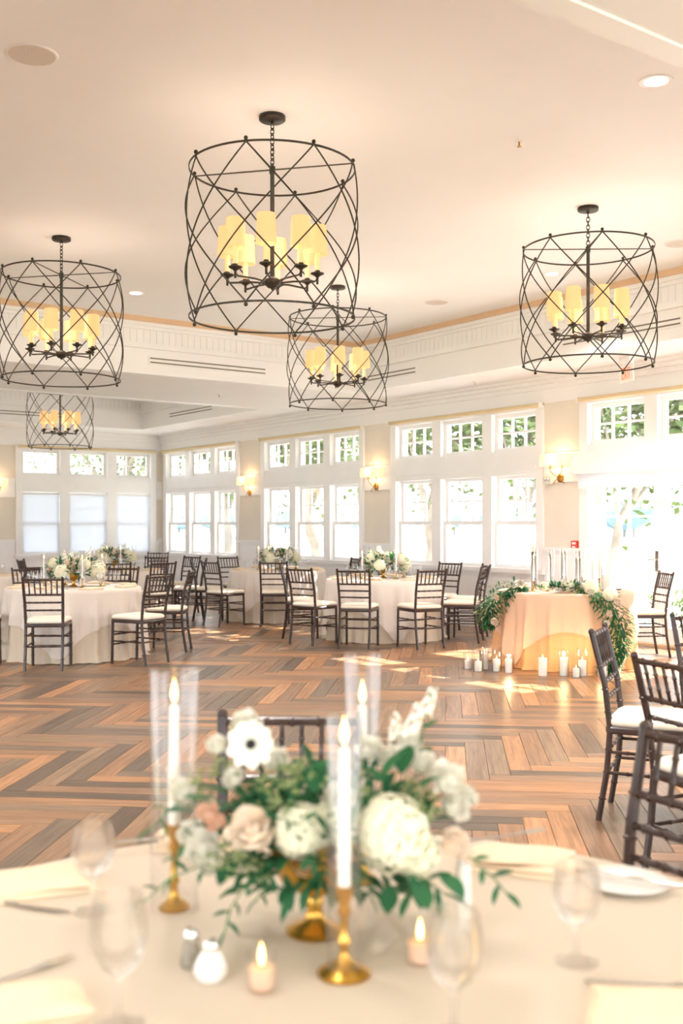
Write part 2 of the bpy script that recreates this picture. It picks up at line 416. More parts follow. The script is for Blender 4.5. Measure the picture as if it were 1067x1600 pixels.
segs.append((XL-0.3, XL, prev, YB+0.3, 0, ZS))
for a, b in LG: segs.append((XL-0.3, XL, a, b, Z1, ZS)); segs.append((XL-0.3, XL, a, b, 0, 0.3))
WL = tag(boxes('wall_left', segs, M['wallbeige']), 'greige side wall with added unseen windows', 'wall', kind='structure')
FG = [(-3.2, 0.6), (1.4, 5.2), (6.0, 9.6)]  # openings added in the unseen rear wall to brighten the room
segs = []; prev = XL-0.3
for a, b in FG: segs.append((prev, a, YF-0.3, YF, 0, ZS)); prev = b
segs.append((prev, XW+0.3, YF-0.3, YF, 0, ZS))
for a, b in FG: segs.append((a, b, YF-0.3, YF, Z1, ZS)); segs.append((a, b, YF-0.3, YF, 0, 0.3))
WF = tag(boxes('wall_front', segs, M['wallbeige']), 'greige wall behind the viewer with added unseen windows', 'wall', kind='structure')

# crown, frieze, belt, wainscot on the window wall (x) and back wall (y)
T = 0.02
def wallbox(side, a0, a1, z0, z1, t, m, name, parent, b=0.0):
    """a board on a wall face: a = along the wall, t = how far it stands proud"""
    if side == 'x': q = MB().box(XW-t, XW-b, a0, a1, z0, z1)
    else: q = MB().box(a0, a1, YB-t, YB-b, z0, z1)
    return q.build(name, m, parent)
for side, par, lo, hi in (('x', WR, YF, YB), ('y', WB, XL, XW)):
    wallbox(side, lo, hi, 3.02, 3.30, 0.012, M['soffit'], 'frieze_board', par)
    wallbox(side, lo, hi, 3.20, 3.26, 0.05, M['soffit'], 'crown_moulding', par, 0.012)
    wallbox(side, lo, hi, 3.26, 3.31, 0.10, M['soffit'], 'crown_moulding', par)
    wallbox(side, lo, hi, 3.31, ZS, 0.16, M['soffit'], 'crown_moulding', par)
def pier(side, a0, a1, par):
    wallbox(side, a0, a1, 1.98, 2.36, 0.025, M['trim'], 'belt_board', par)
    wallbox(side, a0, a1, 0, 1.10, 0.012, M['trim'], 'wainscot_board', par)
    wallbox(side, a0, a1, 1.09, 1.135, 0.04, M['trim'], 'chair_rail', par)
    wallbox(side, a0+0.06, a1-0.06, 0.24, 1.02, 0.022, M['trim'], 'wainscot_panel', par, 0.012)
gs = sorted(G)
for i in range(len(gs)-1): pier('x', gs[i][1]+0.005, gs[i+1][0]-0.005, WR)
pier('y', 10.13, XW, WB); pier('y', 6.12, 7.04, WB); pier('y', 1.92, 2.88, WB)
for a, b in G:
    if (a, b) == (5.80, 9.05): continue
    wallbox('x', a, b, 0, SILL-0.03, 0.012, M['trim'], 'wainscot_board', WR)
    w = (b-a)/3
    for k in range(3): wallbox('x', a+k*w+0.08, a+(k+1)*w-0.08, 0.24, SILL-0.14, 0.022, M['trim'], 'wainscot_panel', WR, 0.012)
for a, b in BG:
    wallbox('y', a, b, 0, SILL-0.03, 0.012, M['trim'], 'wainscot_board', WB)
    w = (b-a)/3
    for k in range(3): wallbox('y', a+k*w+0.08, a+(k+1)*w-0.08, 0.24, SILL-0.14, 0.022, M['trim'], 'wainscot_panel', WB, 0.012)
bs = MB()
prev = YF
for a, b in ((5.80, 9.05),): bs.box(XW-0.035, XW-0.012, YF, a, 0, 0.16).box(XW-0.035, XW-0.012, b, YB, 0, 0.16)
tag(bs.build('baseboard_right', M['trim']), 'white baseboard along the window wall', 'baseboard', kind='structure')
tag(MB().box(XL, XW-0.04, YB-0.035, YB-0.012, 0, 0.16).build('baseboard_back', M['trim']), 'white baseboard along the far end wall', 'baseboard', kind='structure')

# windows -----------------------------------------------------------------
wcount = [0]
def sash(name, parent, u0, u1, z0, z1, cols, rows, fw, d0, d1, mk, mw=0.022):
    """mk(u0,u1,z0,z1,d0,d1) -> box args; frame + muntins are one mesh, every light its own pane"""
    b = MB()
    for q in ((u0, u0+fw, z0, z1), (u1-fw, u1, z0, z1), (u0+fw, u1-fw, z0, z0+fw), (u0+fw, u1-fw, z1-fw, z1)): b.box(*mk(*q, d0, d1))
    iu0, iu1, iz0, iz1 = u0+fw, u1-fw, z0+fw, z1-fw
    for c in range(1, cols):
        u = iu0+(iu1-iu0)*c/cols; b.box(*mk(u-mw/2, u+mw/2, iz0, iz1, d0+0.004, d1-0.004))
    for r in range(1, rows):
        z = iz0+(iz1-iz0)*r/rows; b.box(*mk(iu0, iu1, z-mw/2, z+mw/2, d0+0.005, d1-0.005))
    s = b.build(name, M['trim'], parent)
    for c in range(cols):
        for r in range(rows):
            p0 = iu0+(iu1-iu0)*c/cols; p1 = iu0+(iu1-iu0)*(c+1)/cols; q0 = iz0+(iz1-iz0)*r/rows; q1 = iz0+(iz1-iz0)*(r+1)/rows
            MB().box(*mk(p0, p1, q0, q1, (d0+d1)/2-0.002, (d0+d1)/2+0.002)).build('pane', M['pane'], s)
    return s
def triple(side, a, b, label, door=False):
    wcount[0] += 1
    w = thing('window_%d' % wcount[0], label, 'window', (0,0,0), 0, None, 'structure')
    if side == 'x': mk = lambda u0, u1, z0, z1, d0, d1: (XW+d0, XW+d1, u0, u1, z0, z1)
    else: mk = lambda u0, u1, z0, z1, d0, d1: (u0, u1, YB+d0, YB+d1, z0, z1)
    c = MB(); cz = 0.13
    n = 3; step = (b-a)/n
    # casing boards on the wall face, mullion posts, belt between transoms and lower windows, sill
    zb = 0 if door else SILL-0.03
    for u0, u1 in ((a-0.0, a+cz), (b-cz, b)): c.box(*mk(u0, u1, zb, Z1, -0.028, 0.22))
    c.box(*mk(a+cz, b-cz, Z1-0.05, Z1, -0.028, 0.22))
    c.box(*mk(a+cz, b-cz, LH+0.02, TB-0.03, -0.02, 0.20))
    c.box(*mk(a+cz, b-cz, LH+0.10, LH+0.13, -0.035, -0.02))
    for k in range(1, n):
        u = a+step*k; lo = TB-0.03 if door else SILL
        c.box(*mk(u-0.095, u+0.095, lo, Z1-0.05, -0.012, 0.20))
    if not door:
        c.box(*mk(a-0.03, b+0.03, SILL-0.06, SILL, -0.07, 0.22))
    c.build('casing', M['trim'], w)
    for k in range(n):
        u0 = a+step*k+(cz if k == 0 else 0.095); u1 = a+step*(k+1)-(cz if k == n-1 else 0.095)
        sash('transom_sash', w, u0, u1, TB-0.03, Z1-0.05, 3, 2, 0.06, 0.07, 0.12, mk)
        if not door:
            sash('upper_sash', w, u0, u1, 1.44, LH+0.02, 3, 2, 0.045, 0.11, 0.15, mk)
            sash('lower_sash', w, u0, u1, SILL, 1.48, 1, 1, 0.05, 0.06, 0.10, mk)
    return w, mk
W1, mk1 = triple('x', *G[0], 'far triple window in the corner of the window wall')
W2, _ = triple('x', *G[1], 'middle triple window between two sconces')
W3, _ = triple('x', *G[2], 'wide near triple window left of the garden doors')
W4, mk4 = triple('x', *G[3], 'transom windows above the garden doors', door=True)
triple('x', *G[4], 'triple window past the garden doors')
triple('x', *G[5], 'last triple window of the window wall')
W5, mk5 = triple('y', *BG[0], 'triple window of the far end wall with lowered shades')
triple('y', *BG[1], 'second triple window of the far end wall')
triple('y', *BG[2], 'third triple window of the far end wall')
# unseen tall windows added beside and behind the viewer for more daylight
for a, b in LG:
    wcount[0] += 1
    w = thing('window_%d' % wcount[0], 'added unseen tall window of the side wall', 'window', kind='structure', group='added side wall windows')
    mk = lambda u0, u1, z0, z1, d0, d1: (XL-d1, XL-d0, u0, u1, z0, z1)
    sash('sash', w, a, b, 0.3, Z1, 3, 3, 0.07, 0.1, 0.16, mk, 0.03)
for a, b in FG:
    wcount[0] += 1
    w = thing('window_%d' % wcount[0], 'added unseen tall window of the wall behind the viewer', 'window', kind='structure', group='added rear wall windows')
    mk = lambda u0, u1, z0, z1, d0, d1: (u0, u1, YF-d1, YF-d0, z0, z1)
    sash('sash', w, a, b, 0.3, Z1, 3, 3, 0.07, 0.1, 0.16, mk, 0.03)

# garden doors
def garden_door(n, u0, u1, handle_u, label):
    d = thing('door_%d' % n, label, 'door', kind='structure')
    s = sash('leaf', d, u0, u1, 0.03, 2.10, 2, 4, 0.10, 0.09, 0.14, mk4, 0.028)
    MB().box(*mk4(u0+0.002, u1-0.002, 0.03, 0.22, 0.088, 0.142)).build('bottom_rail', M['trim'], d)
    if handle_u:
        m = MB(); m.bbox(*[q for q in mk4(handle_u-0.02, handle_u+0.02, 0.88, 1.12, 0.078, 0.09)], 0.002)
        m.tube([(XW+0.085, handle_u, 1.02), (XW+0.03, handle_u, 1.02), (XW+0.03, handle_u+0.10, 1.015)], 0.009, 8)
        m.build('handle', M['steel'], d)
    for z in (0.35, 1.25, 1.95):
        uu = u0 if handle_u and handle_u > (u0+u1)/2 else u1
        MB().tube([(XW+0.086, uu-0.0, z-0.05), (XW+0.086, uu-0.0, z+0.05)], 0.010, 8).build('hinge', M['steel'], d)
    return d
garden_door(1, 7.90, 8.86, 7.95, 'white glazed garden door nearest the sconce pier')
garden_door(2, 6.94, 7.89, None, 'white glazed garden door with its lever handle edge by the first')
garden_door(3, 5.99, 6.93, None, 'white glazed garden door furthest from the sconce pier')
tag(MB().box(XW-0.03, XW+0.25, 5.80, 9.05, 0.0, 0.03).build('trim_1', M['tan']), 'low wooden threshold under the garden doors', 'threshold', kind='structure')
tag(boxes('trim_2', [mk4(8.862, 8.965, 0.03, LH+0.02, 0.05, 0.2), mk4(5.885, 5.985, 0.03, LH+0.02, 0.05, 0.2)], M['trim']), 'white door jambs of the garden doors', 'door frame', kind='structure')

# tan shade rails over the windows, valance and shades
def rail(side, a, b, label, r=0.028):
    t = thing('shade_rail', label, 'shade rail', (XW-0.06, a, 3.0) if side == 'x' else (a, YB-0.06, 3.0), R(90) if side == 'x' else 0, 'tan shade rails over the windows')
    MB().tube([(0.02, 0, 0), (b-a-0.02, 0, 0)], r, 10).build('roller', M['rail'], t, smooth=True)
    for x in (0.0, b-a-0.02): MB().box(x, x+0.02, -0.035, 0.03, -0.035, 0.035).build('bracket', M['trim'], t)
rail('x', *G[0], 'tan shade rail over the far corner window', 0.034)
rail('x', *G[1], 'tan shade rail over the middle window')
rail('x', *G[2], 'tan shade rail over the wide near window')
rail('x', *G[3], 'tan shade rail over the garden doors')
rail('y', *BG[0], 'tan shade rail over the far end wall window')
for k, nm in enumerate(('leftmost', 'middle', 'rightmost')):
    st = (BG[0][1]-BG[0][0])/3; a0 = BG[0][0]+st*k+(0.135 if k == 0 else 0.10); a1 = BG[0][0]+st*(k+1)-(0.135 if k == 2 else 0.10)
    t = thing('roller_shade', 'lowered white roller shade, %s on the far end wall' % nm, 'blind', (a0, YB+0.035, 0), 0, 'lowered white shades of the far end wall')
    MB().box(0, a1-a0, -0.001, 0.001, SILL+0.02, LH-0.01).build('fabric', M['rollshade'], t)
    MB().box(0, a1-a0, -0.008, 0.008, SILL+0.005, SILL+0.03).build('hem_bar', M['trim'], t)
    MB().tube([(0, 0.0, LH-0.015), (a1-a0, 0, LH-0.015)], 0.018, 8).build('roller', M['trim'], t)
t = thing('roller_shade', 'white roller shade with padded valance half lowered over the garden doors', 'blind', (XW, 5.80, 0))
MB().box(-0.16, -0.03, 0.0, 3.29, 2.06, 2.30).build('valance', M['trim'], t)
MB().box(-0.105, -0.103, 0.06, 3.20, 1.90, 2.06).build('fabric', M['rollshade'], t)
MB().box(-0.112, -0.096, 0.06, 3.20, 1.885, 1.91).build('hem_bar', M['trim'], t)

# ------------------------------------------------------------------ wall sconces
def sconce(label, loc, rz):
    """local: wall is at y=0, the lamp stands out towards -y"""
    t = thing('wall_sconce', label, 'sconce', loc, rz, 'double-arm brass wall sconces')
    bp = MB().lathe([(0.001,0),(0.055,0),(0.055,0.012),(0.045,0.022),(0.02,0.03),(0.001,0.032)], 20)
    bp.xf(Matrix.Rotation(R(90), 4, 'X')); bp.build('backplate', M['brass'], t, smooth=True)
    for s in (-1, 1):
        pts = [(-s*0.10, -0.035, -0.07), (-s*0.05, -0.05, -0.035), (0, -0.06, 0.0), (s*0.06, -0.075, 0.05), (s*0.095, -0.085, 0.085), (s*0.10, -0.09, 0.12)]
        a = MB().tube(pts, [0.005]*6, 8).build('arm', M['brass'], t, smooth=True)
        MB().lathe([(0.004,0),(0.02,0.006),(0.02,0.012),(0.011,0.02),(0.011,0.09),(0.001,0.09)], 12, (s*0.10, -0.09, 0.12)).build('candle_cup', M['brass'], t, smooth=True)
    n = 24; pts = []
    m = MB(); prof = []
    W2_, D2 = 0.225, 0.085                                   # rounded long drum shade, open top and bottom
    for k in range(n):
        w = 2*math.pi*k/n; cx = math.copysign(abs(math.cos(w))**0.35, math.cos(w)); cy = math.copysign(abs(math.sin(w))**0.35, math.sin(w))
        prof.append((cx, cy))
    vs_, fs_ = [], []
    for (z, sc) in ((0.155, 1.0), (0.30, 0.96)):
        for cx, cy in prof: vs_.append((cx*W2_*sc, -0.10+cy*D2*sc, z))
    for k in range(n): fs_.append((k, (k+1) % n, n+(k+1) % n, n+k))
    m.add(vs_, fs_); sh = m.build('shade', M['sconceshade'], t, smooth=True)
    li = bpy.data.lights.new('sconce_bulb', 'POINT'); li.energy = 2.2; li.color = (1.0, 0.66, 0.34); li.shadow_soft_size = 0.03
    link('bulb', li, t, (0, -0.10, 0.25))
    return t
sconce('brass double-arm sconce between the far corner window and middle window', (XW-0.026, 17.12, 2.03), R(-90))
sconce('brass double-arm sconce between the middle window and wide window', (XW-0.026, 13.23, 2.03), R(-90))
sconce('brass double-arm sconce beside the garden doors', (XW-0.026, 9.36, 2.03), R(-90))
sconce('brass sconce on far end wall left of the shaded windows', (6.62, YB-0.026, 2.03), 0)
sconce('brass sconce on far end wall between the hidden windows', (2.4, YB-0.026, 2.03), 0)
tb = thing('emergency_light', 'small white emergency light box on the belt beside sconce', 'light', (XW-0.026, 9.545, 2.02), R(-90))
MB().bbox(-0.06, 0.06, -0.05, 0, -0.06, 0.06, 0.01).build('housing', M['china'], tb)
for s in (-1, 1): MB().ball((s*0.028, -0.06, 0.0), 0.024, 10, 6).build('lamp_head', M['steel'], tb, smooth=True)

# EXIT sign hung under the soffit
t = thing('exit_sign', 'white EXIT sign with orange red letters under the soffit', 'sign', (9.72, 7.90, 3.07), R(-90-20))
MB().bbox(-0.15, 0.15, -0.008, 0.008, 0, 0.19, 0.004).build('panel', M['exitplate'], t)
MB().box(-0.11, 0.11, -0.03, 0.03, 0.20, 0.28).build('housing', M['trim'], t)
for gname, ux, strokes in (('letter_e', -0.085, [(0,0,0.012,0.13),(0,0,0.045,0.016),(0,0.057,0.038,0.016),(0,0.114,0.045,0.016)]),
                  ('letter_x', -0.032, 'X'), ('letter_i', 0.028, [(0,0,0.012,0.13)]), ('letter_t', 0.045, [(0.018,0,0.012,0.13),(0,0.114,0.048,0.016)])):
    m = MB()
    if strokes == 'X':
        for s in (1, -1):
            xa, xb = (ux, ux+0.036) if s == 1 else (ux+0.036, ux)
            m.add([(xa,-0.011,0.03),(xa+0.013,-0.011,0.03),(xb+0.013,-0.011,0.16),(xb,-0.011,0.16),(xa,-0.008,0.03),(xa+0.013,-0.008,0.03),(xb+0.013,-0.008,0.16),(xb,-0.008,0.16)],
                  [(0,1,2,3),(4,7,6,5),(0,4,5,1),(1,5,6,2),(2,6,7,3),(3,7,4,0)])
    else:
        for (a, b, w, h) in strokes: m.box(ux+a, ux+a+w, -0.011, -0.008, 0.03+b, 0.03+b+h)
    m.build(gname, M['exitred'], t)
t = thing('fire_alarm', 'red fire alarm pull station low beside the garden doors', 'alarm', (XW-0.003, 9.13, 1.16), R(-90))
MB().bbox(-0.05, 0.05, -0.035, 0, -0.06, 0.07, 0.006).build('box', M['alarm'], t)
MB().box(-0.022, 0.022, -0.045, -0.035, -0.03, 0.0).build('pull_handle', M['china'], t)
MB().box(-0.03, 0.03, -0.037, -0.035, 0.02, 0.05).build('plate', M['china'], t)

# ------------------------------------------------------------------ ceiling fittings
def downlight(x, y, label, z=ZC, power=175):
    t = thing('recessed_downlight', label, 'downlight', (x, y, z), 0, 'lit recessed downlights')
    MB().lathe([(0.070,-0.002),(0.098,-0.006),(0.100,0.0)], 24).build('trim_ring', M['trim'], t, smooth=True)
    MB().lathe([(0.070,-0.002),(0.062,0.0),(0.001,0.0)], 24, (0,0,-0.001)).build('lens', M['downlight'], t)
    li = bpy.data.lights.new('downlight_lamp', 'SPOT'); li.energy = power; li.color = (1.0, 0.93, 0.90); li.spot_size = R(125); li.spot_blend = 0.8; li.shadow_soft_size = 0.06
    link('lamp', li, t, (0,0,-0.03))
def speaker(x, y, label):
    t = thing('ceiling_speaker', label, 'speaker', (x, y, ZC), 0, 'round ceiling speakers')
    MB().lathe([(0.128,-0.008),(0.14,-0.006),(0.145,0.0)], 28).build('rim', M['trim'], t, smooth=True)
    MB().lathe([(0.128,-0.008),(0.06,-0.010),(0.001,-0.010)], 28).build('grille', M['grille'], t, smooth=True)
def ceilpt(px, py): 
    d = (ZC-EYE)*1650/(820-py); return cw((px-533.5)*d/1650, d)
for (px, py, lb) in ((1025, 127, 'lit recessed downlight high up at the right'), (212, 458, 'lit recessed downlight between left and centre chandeliers'), (862, 428, 'lit recessed downlight seen through the right chandelier')):
    p = ceilpt(px, py); downlight(p.x, p.y, lb)
for (px, py, lb) in ((50, 85, 'round ceiling speaker at the upper left'), (682, 472, 'round ceiling speaker between centre and right chandeliers'), (1062, 380, 'round ceiling speaker right of the right chandelier')):
    p = ceilpt(px, py); speaker(p.x, p.y, lb)
for p in ((-0.9, 0.6), (0.6, -0.6), (0.75, 2.0)): downlight(p[0], p[1], 'added unseen fill downlight above the viewer', ZS, 27)  # unseen lamps added to brighten the foreground table
for p in ((2.2, 7.5), (5.2, 3.6), (2.2, 4.0)): downlight(p[0], p[1], 'added fill downlight outside the view')  # lamps added out of view to lift the interior light
p = ceilpt(811, 219)
t = thing('sprinkler_head', 'small brass sprinkler head on the open ceiling', 'sprinkler', (p.x, p.y, ZC))
MB().lathe([(0.001,-0.012),(0.03,-0.008),(0.034,0)], 16).build('escutcheon', M['trim'], t, smooth=True)
MB().lathe([(0.006,-0.012),(0.006,-0.04),(0.018,-0.045),(0.001,-0.047)], 10).build('nozzle', M['brass'], t)
for (x, y, lb) in ((7.6, 13.6, 'small sprinkler head under the dropped beam'), (9.7, 10.4, 'small sprinkler head under the window side soffit')):
    t = thing('sprinkler_head', lb, 'sprinkler', (x, y, ZS))
    MB().lathe([(0.001,-0.012),(0.03,-0.008),(0.034,0)], 16).build('escutcheon', M['trim'], t, smooth=True)
    MB().lathe([(0.006,-0.012),(0.006,-0.04),(0.018,-0.045),(0.001,-0.047)], 10).build('nozzle', M['brass'], t)

# ------------------------------------------------------------------ chandeliers
def make_chandelier(label, loc, rz):
    t = thing('drum_chandelier', label, 'chandelier', loc, rz, 'iron lattice drum chandeliers')
    I = M['iron']; zt, zb, rr, bul = -0.345, -1.295, 0.53, 0.024
    MB().lathe([(0.001,0),(0.082,0),(0.085,-0.006),(0.085,-0.026),(0.078,-0.032),(0.001,-0.034)], 28).build('canopy', I, t, smooth=True)
    MB().lathe([(0.001,-0.034),(0.012,-0.036),(0.012,-0.05),(0.001,-0.052)], 10).build('loop', I, t, smooth=True)
    n = 9; z = -0.052
    lm = MB(); lm.ring(0.014, 0.0032, 14, 6)
    for i, v in enumerate(lm.v): lm.v[i] = (v[0], v[2], v[1]*1.6)
    me = lm.mesh('chain_link', I, True)
    L = (0.052-(-zt))/n
    for k in range(n): link('chain_link', me, t, (0, 0, z+L*(k+0.5)), (0, 0, R(90)*(k % 2)+0.4))
    for zz, nm in ((zt, 'top_ring'), (zb, 'bottom_ring')):
        m = MB(); hh = 0.012
        m.lathe([(rr-0.003, -hh/2), (rr+0.003, -hh/2), (rr+0.003, hh/2), (rr-0.003, hh/2), (rr-0.003, -hh/2)], 64, (0,0,zz)); m.build(nm, I, t, smooth=True, ang=30)
    for k in range(4):
        w = k*math.pi/2+math.pi/4
        MB().tube([(0.0,0,zt), (rr*math.cos(w), rr*math.sin(w), zt)], [0.009, 0.007], 6, flat=0.5).build('spoke', I, t)
    MB().lathe([(0.001, zt+0.03), (0.02, zt+0.02), (0.02, zt-0.02), (0.014, zt-0.03), (0.014, -1.03), (0.03, -1.035), (0.05, -1.05), (0.055, -1.075), (0.03, -1.10), (0.012, -1.105), (0.001, -1.12)], 18).build('stem', I, t, smooth=True)
    ball = MB().ball((0,0,0), 0.0135, 8, 5).mesh('ball', I, True)
    def rodmesh(sg):
        pts = []
        for i in range(25):
            u = i/24; w = sg*R(90)*u; r2 = rr+0.004*sg+bul*math.sin(math.pi*u); pts.append((r2*math.cos(w), r2*math.sin(w), zt+(zb-zt)*u))
        return MB().tube(pts, 0.0050, 6).mesh('lattice_rod', I, True)
    rods = (rodmesh(1), rodmesh(-1))
    for k in range(8):
        w = k*R(45)
        link('ball', ball, t, (rr*math.cos(w), rr*math.sin(w), zt+0.018)); link('ball', ball, t, (rr*math.cos(w), rr*math.sin(w), zb-0.018))
        for rm in rods: link('lattice_rod', rm, t, (0,0,0), (0,0,w))
    arm = MB().tube([(0.04,0,-1.07),(0.14,0,-1.062),(0.27,0,-1.065),(0.285,0,-1.055),(0.29,0,-1.03)], 0.0065, 8).mesh('arm', I, True)
    cup = MB().lathe([(0.001,-1.085),(0.008,-1.08),(0.008,-1.04),(0.018,-1.03),(0.042,-1.018),(0.044,-1.012),(0.02,-1.008),(0.014,-0.99),(0.001,-0.988)], 16).mesh('drip_cup', I, True)
    slv = MB().lathe([(0.017,-0.995),(0.017,-0.86),(0.001,-0.86)], 12).mesh('candle_sleeve', M['sleeve'], True)
    shd = MB().lathe([(0.066,-0.895),(0.0665,-0.890),(0.058,-0.715),(0.0575,-0.71)], 20).mesh('lamp_shade', M['lampshade'], True)
    for k in range(8):
        w = k*R(45)+R(9.8); a = link('arm', arm, t, (0,0,0), (0,0,w))
        link('drip_cup', cup, a, (0.29,0,0)); link('candle_sleeve', slv, a, (0.29,0,0)); link('lamp_shade', shd, a, (0.29,0,0))
    li = bpy.data.lights.new('chandelier_glow', 'POINT'); li.energy = 7; li.color = (1.0, 0.76, 0.60); li.shadow_soft_size = 0.25
    link('glow', li, t, (0, 0, -0.80))
    return t
ch = make_chandelier('large iron lattice drum chandelier nearest, in the centre of the ceiling', (3.60, 5.75, ZC), R(31.6-35.8))
for lb, lc, a in (('iron lattice drum chandelier at the left edge', (3.56, 9.30, ZC), 32.7-35.8), ('iron lattice drum chandelier on the right before the EXIT sign', (6.75, 5.88, ZC), 43.5-35.8),
                  ('iron lattice drum chandelier just behind the large centre one', (6.75, 9.43, ZC), 39.6-35.8), ('smallest, farthest lattice drum chandelier in the rear tray', (6.62, 17.35, ZC), 32-35.8)):
    c = copy_tree(ch); c.location = lc; c.rotation_euler = (0, 0, R(a)); c['label'] = lb

# ------------------------------------------------------------------ chiavari chairs
def bamboo(mb, pts, r, rings, n=8):
    """a straight or bent rod with small bamboo-like rings"""
    pts = [Vector(p) for p in pts]; path, rad = [], []
    tot = sum((pts[i+1]-pts[i]).length for i in range(len(pts)-1)); acc = 0
    for i in range(len(pts)-1):
        a, b = pts[i], pts[i+1]; L = (b-a).length
        if i == 0: path.append(a); rad.append(r)
        marks = [q for q in rings if acc < q*tot < acc+L]
        for q in marks:
            u = (q*tot-acc)/L; e = 0.006/L
            for du, k in ((-e, 1.0), (-e*0.4, 1.32), (e*0.4, 1.32), (e, 1.0)): path.append(a.lerp(b, u+du)); rad.append(r*k)
        path.append(b); rad.append(r); acc += L
    mb.tube(path, rad, n); return mb
def make_chair():
    t = thing('chiavari_chair', '', 'chair'); Wd = M['chairwood']
    for s in (-1, 1):
        b = bamboo(MB(), [(s*0.178,-0.245,0),(s*0.178,-0.205,0.24),(s*0.178,-0.19,0.45),(s*0.183,-0.215,0.66),(s*0.190,-0.275,0.905)], 0.0145, (0.12,0.26,0.38,0.58,0.7,0.82))
        b.ball((s*0.190,-0.277,0.912), 0.016, 8, 5); b.build('rear_leg', Wd, t, smooth=True)
        bamboo(MB(), [(s*0.19,0.195,0),(s*0.19,0.185,0.435)], 0.0145, (0.25,0.52,0.78)).build('front_leg', Wd, t, smooth=True)
        for z in (0.235, 0.335):
            bamboo(MB(), [(s*0.178,-0.205,z),(s*0.19,0.187,z)], 0.0085, (0.25,0.5,0.75), 6).build('stretcher', Wd, t, smooth=True)
    for y, z, hw in ((0.188,0.20,0.19),(0.186,0.30,0.19),(-0.206,0.235,0.178),(-0.198,0.345,0.178)):
        bamboo(MB(), [(-hw,y,z),(hw,y,z)], 0.0085, (0.25,0.5,0.75), 6).build('stretcher', Wd, t, smooth=True)
    def outline(dx, y0, y1, n=6):
        pts = []
        for (cx, cy, a0) in ((0.2+dx-0.035, y1-0.035, 0), (-0.2-dx+0.035, y1-0.035, 90), (-0.185-dx+0.03, y0+0.03, 180), (0.185+dx-0.03, y0+0.03, 270)):
            for i in range(n): w = R(a0+90*i/(n-1)); pts.append((cx+0.035*math.cos(w), cy+0.035*math.sin(w)))
        return pts
    def slab(rings_):
        m = MB(); n = len(rings_[0][0]); vs_ = [(x, y, z) for pts, z in rings_ for x, y in pts]; fs_ = []
        for i in range(len(rings_)-1):
            for k in range(n): fs_.append((i*n+k, i*n+(k+1) % n, (i+1)*n+(k+1) % n, (i+1)*n+k))
        fs_ += [tuple(range(n))[::-1], tuple((len(rings_)-1)*n+k for k in range(n))]
        return m.add(vs_, fs_)
    slab([(outline(0.0,-0.205,0.205),0.425),(outline(0.006,-0.208,0.211),0.432),(outline(0.006,-0.208,0.211),0.452),(outline(0.0,-0.205,0.205),0.46)]).build('seat_frame', Wd, t, smooth=True, ang=35)
    slab([(outline(-0.008,-0.19,0.2),0.46),(outline(0.004,-0.198,0.208),0.475),(outline(0.002,-0.196,0.206),0.492),(outline(-0.02,-0.17,0.185),0.506),(outline(-0.07,-0.12,0.14),0.512)]).build('cushion', M['cushion'], t, smooth=True, ang=60)
    def backy(z): return -0.19-(0.025*(z-0.45)/0.21 if z < 0.66 else 0.025+0.06*(z-0.66)/0.245)
    def bx_(z): return 0.178+(z-0.45)*0.026
    for nm, z, r in (('top_rail',0.893,0.0115),('cross_rail',0.745,0.0105),('cross_rail',0.668,0.0095),('cross_rail',0.592,0.0095)):
        bamboo(MB(), [(-bx_(z),backy(z),z),(bx_(z),backy(z),z)], r, (0.12,0.31,0.5,0.69,0.88), 8).build(nm, Wd, t, smooth=True)
    for k in range(6):
        x = (k-2.5)*0.0535
        bamboo(MB(), [(x*0.98,backy(0.745),0.745),(x*1.02,backy(0.893),0.893)], 0.0075, (0.3,0.7), 6).build('spindle', Wd, t, smooth=True)
    return t
CH = make_chair(); used = [False]
def chair(x, y, dx, dy, label, group):
    t = CH if not used[0] else copy_tree(CH); used[0] = True
    t.location = cw(x, y); t.rotation_euler = (0, 0, cang(dx, dy)); t['label'] = label; t['group'] = group
    return t
gl, gc, gt, gr = 'chairs of the left tables', 'chairs of the middle tables', 'chairs at the white centre table', 'chairs on the right'
chair(-2.93,10.55,-.08,1,'dark chiavari chair, back to viewer, before the front left table',gl)
chair(-2.10,10.95,-.86,.5,'dark chiavari chair in profile right of the front left table',gl)
chair(-1.98,12.02,-.97,.02,'dark chiavari chair facing left, behind the profile chair at front left table',gl)
chair(-2.70,12.56,-.2,-1,'dark chiavari chair facing viewer behind front left table, right of flowers',gl)
chair(-3.56,12.34,.6,-.75,'dark chiavari chair facing viewer behind front left table, left of flowers',gl)
chair(-3.80,10.98,.8,.55,'dark chiavari chair cut off by the left edge of the picture',gl)
chair(-3.98,13.3,-.75,.6,'dark chiavari chair turned to the far left table at the picture edge',gl)
chair(-4.46,15.6,1,.05,'chiavari chair in profile left of the rear left table',gl)
chair(-3.10,14.62,-.15,1,'chiavari chair back to viewer at rear left table, between the two bouquets',gl)
chair(-2.62,14.75,-.65,.8,'chiavari chair back to viewer right of the rear left bouquet',gl)
chair(-3.05,16.85,-.2,-1,'chiavari chair facing viewer behind the rear left table',gl)
chair(-3.45,19.6,0,-1,'chiavari chair standing alone near the corner windows',gl)
chair(-2.32,15.95,-1,-.1,'chiavari chair facing left, right side of the rear left table',gl)
chair(-2.62,17.1,-.65,-.8,'chiavari chair facing left behind the rear left table, nearest the corner window',gl)
chair(-1.66,15.05,.72,.7,'chiavari chair angled right, front left of the middle rear table',gc)
chair(-1.98,15.85,1,.1,'chiavari chair in profile at left side of the middle rear table',gc)
chair(-1.66,16.85,.65,-.75,'chiavari chair facing viewer behind middle rear table, left of its bouquet',gc)
chair(-0.95,15.02,.0,1,'chiavari chair back to viewer, before the middle rear table',gc)
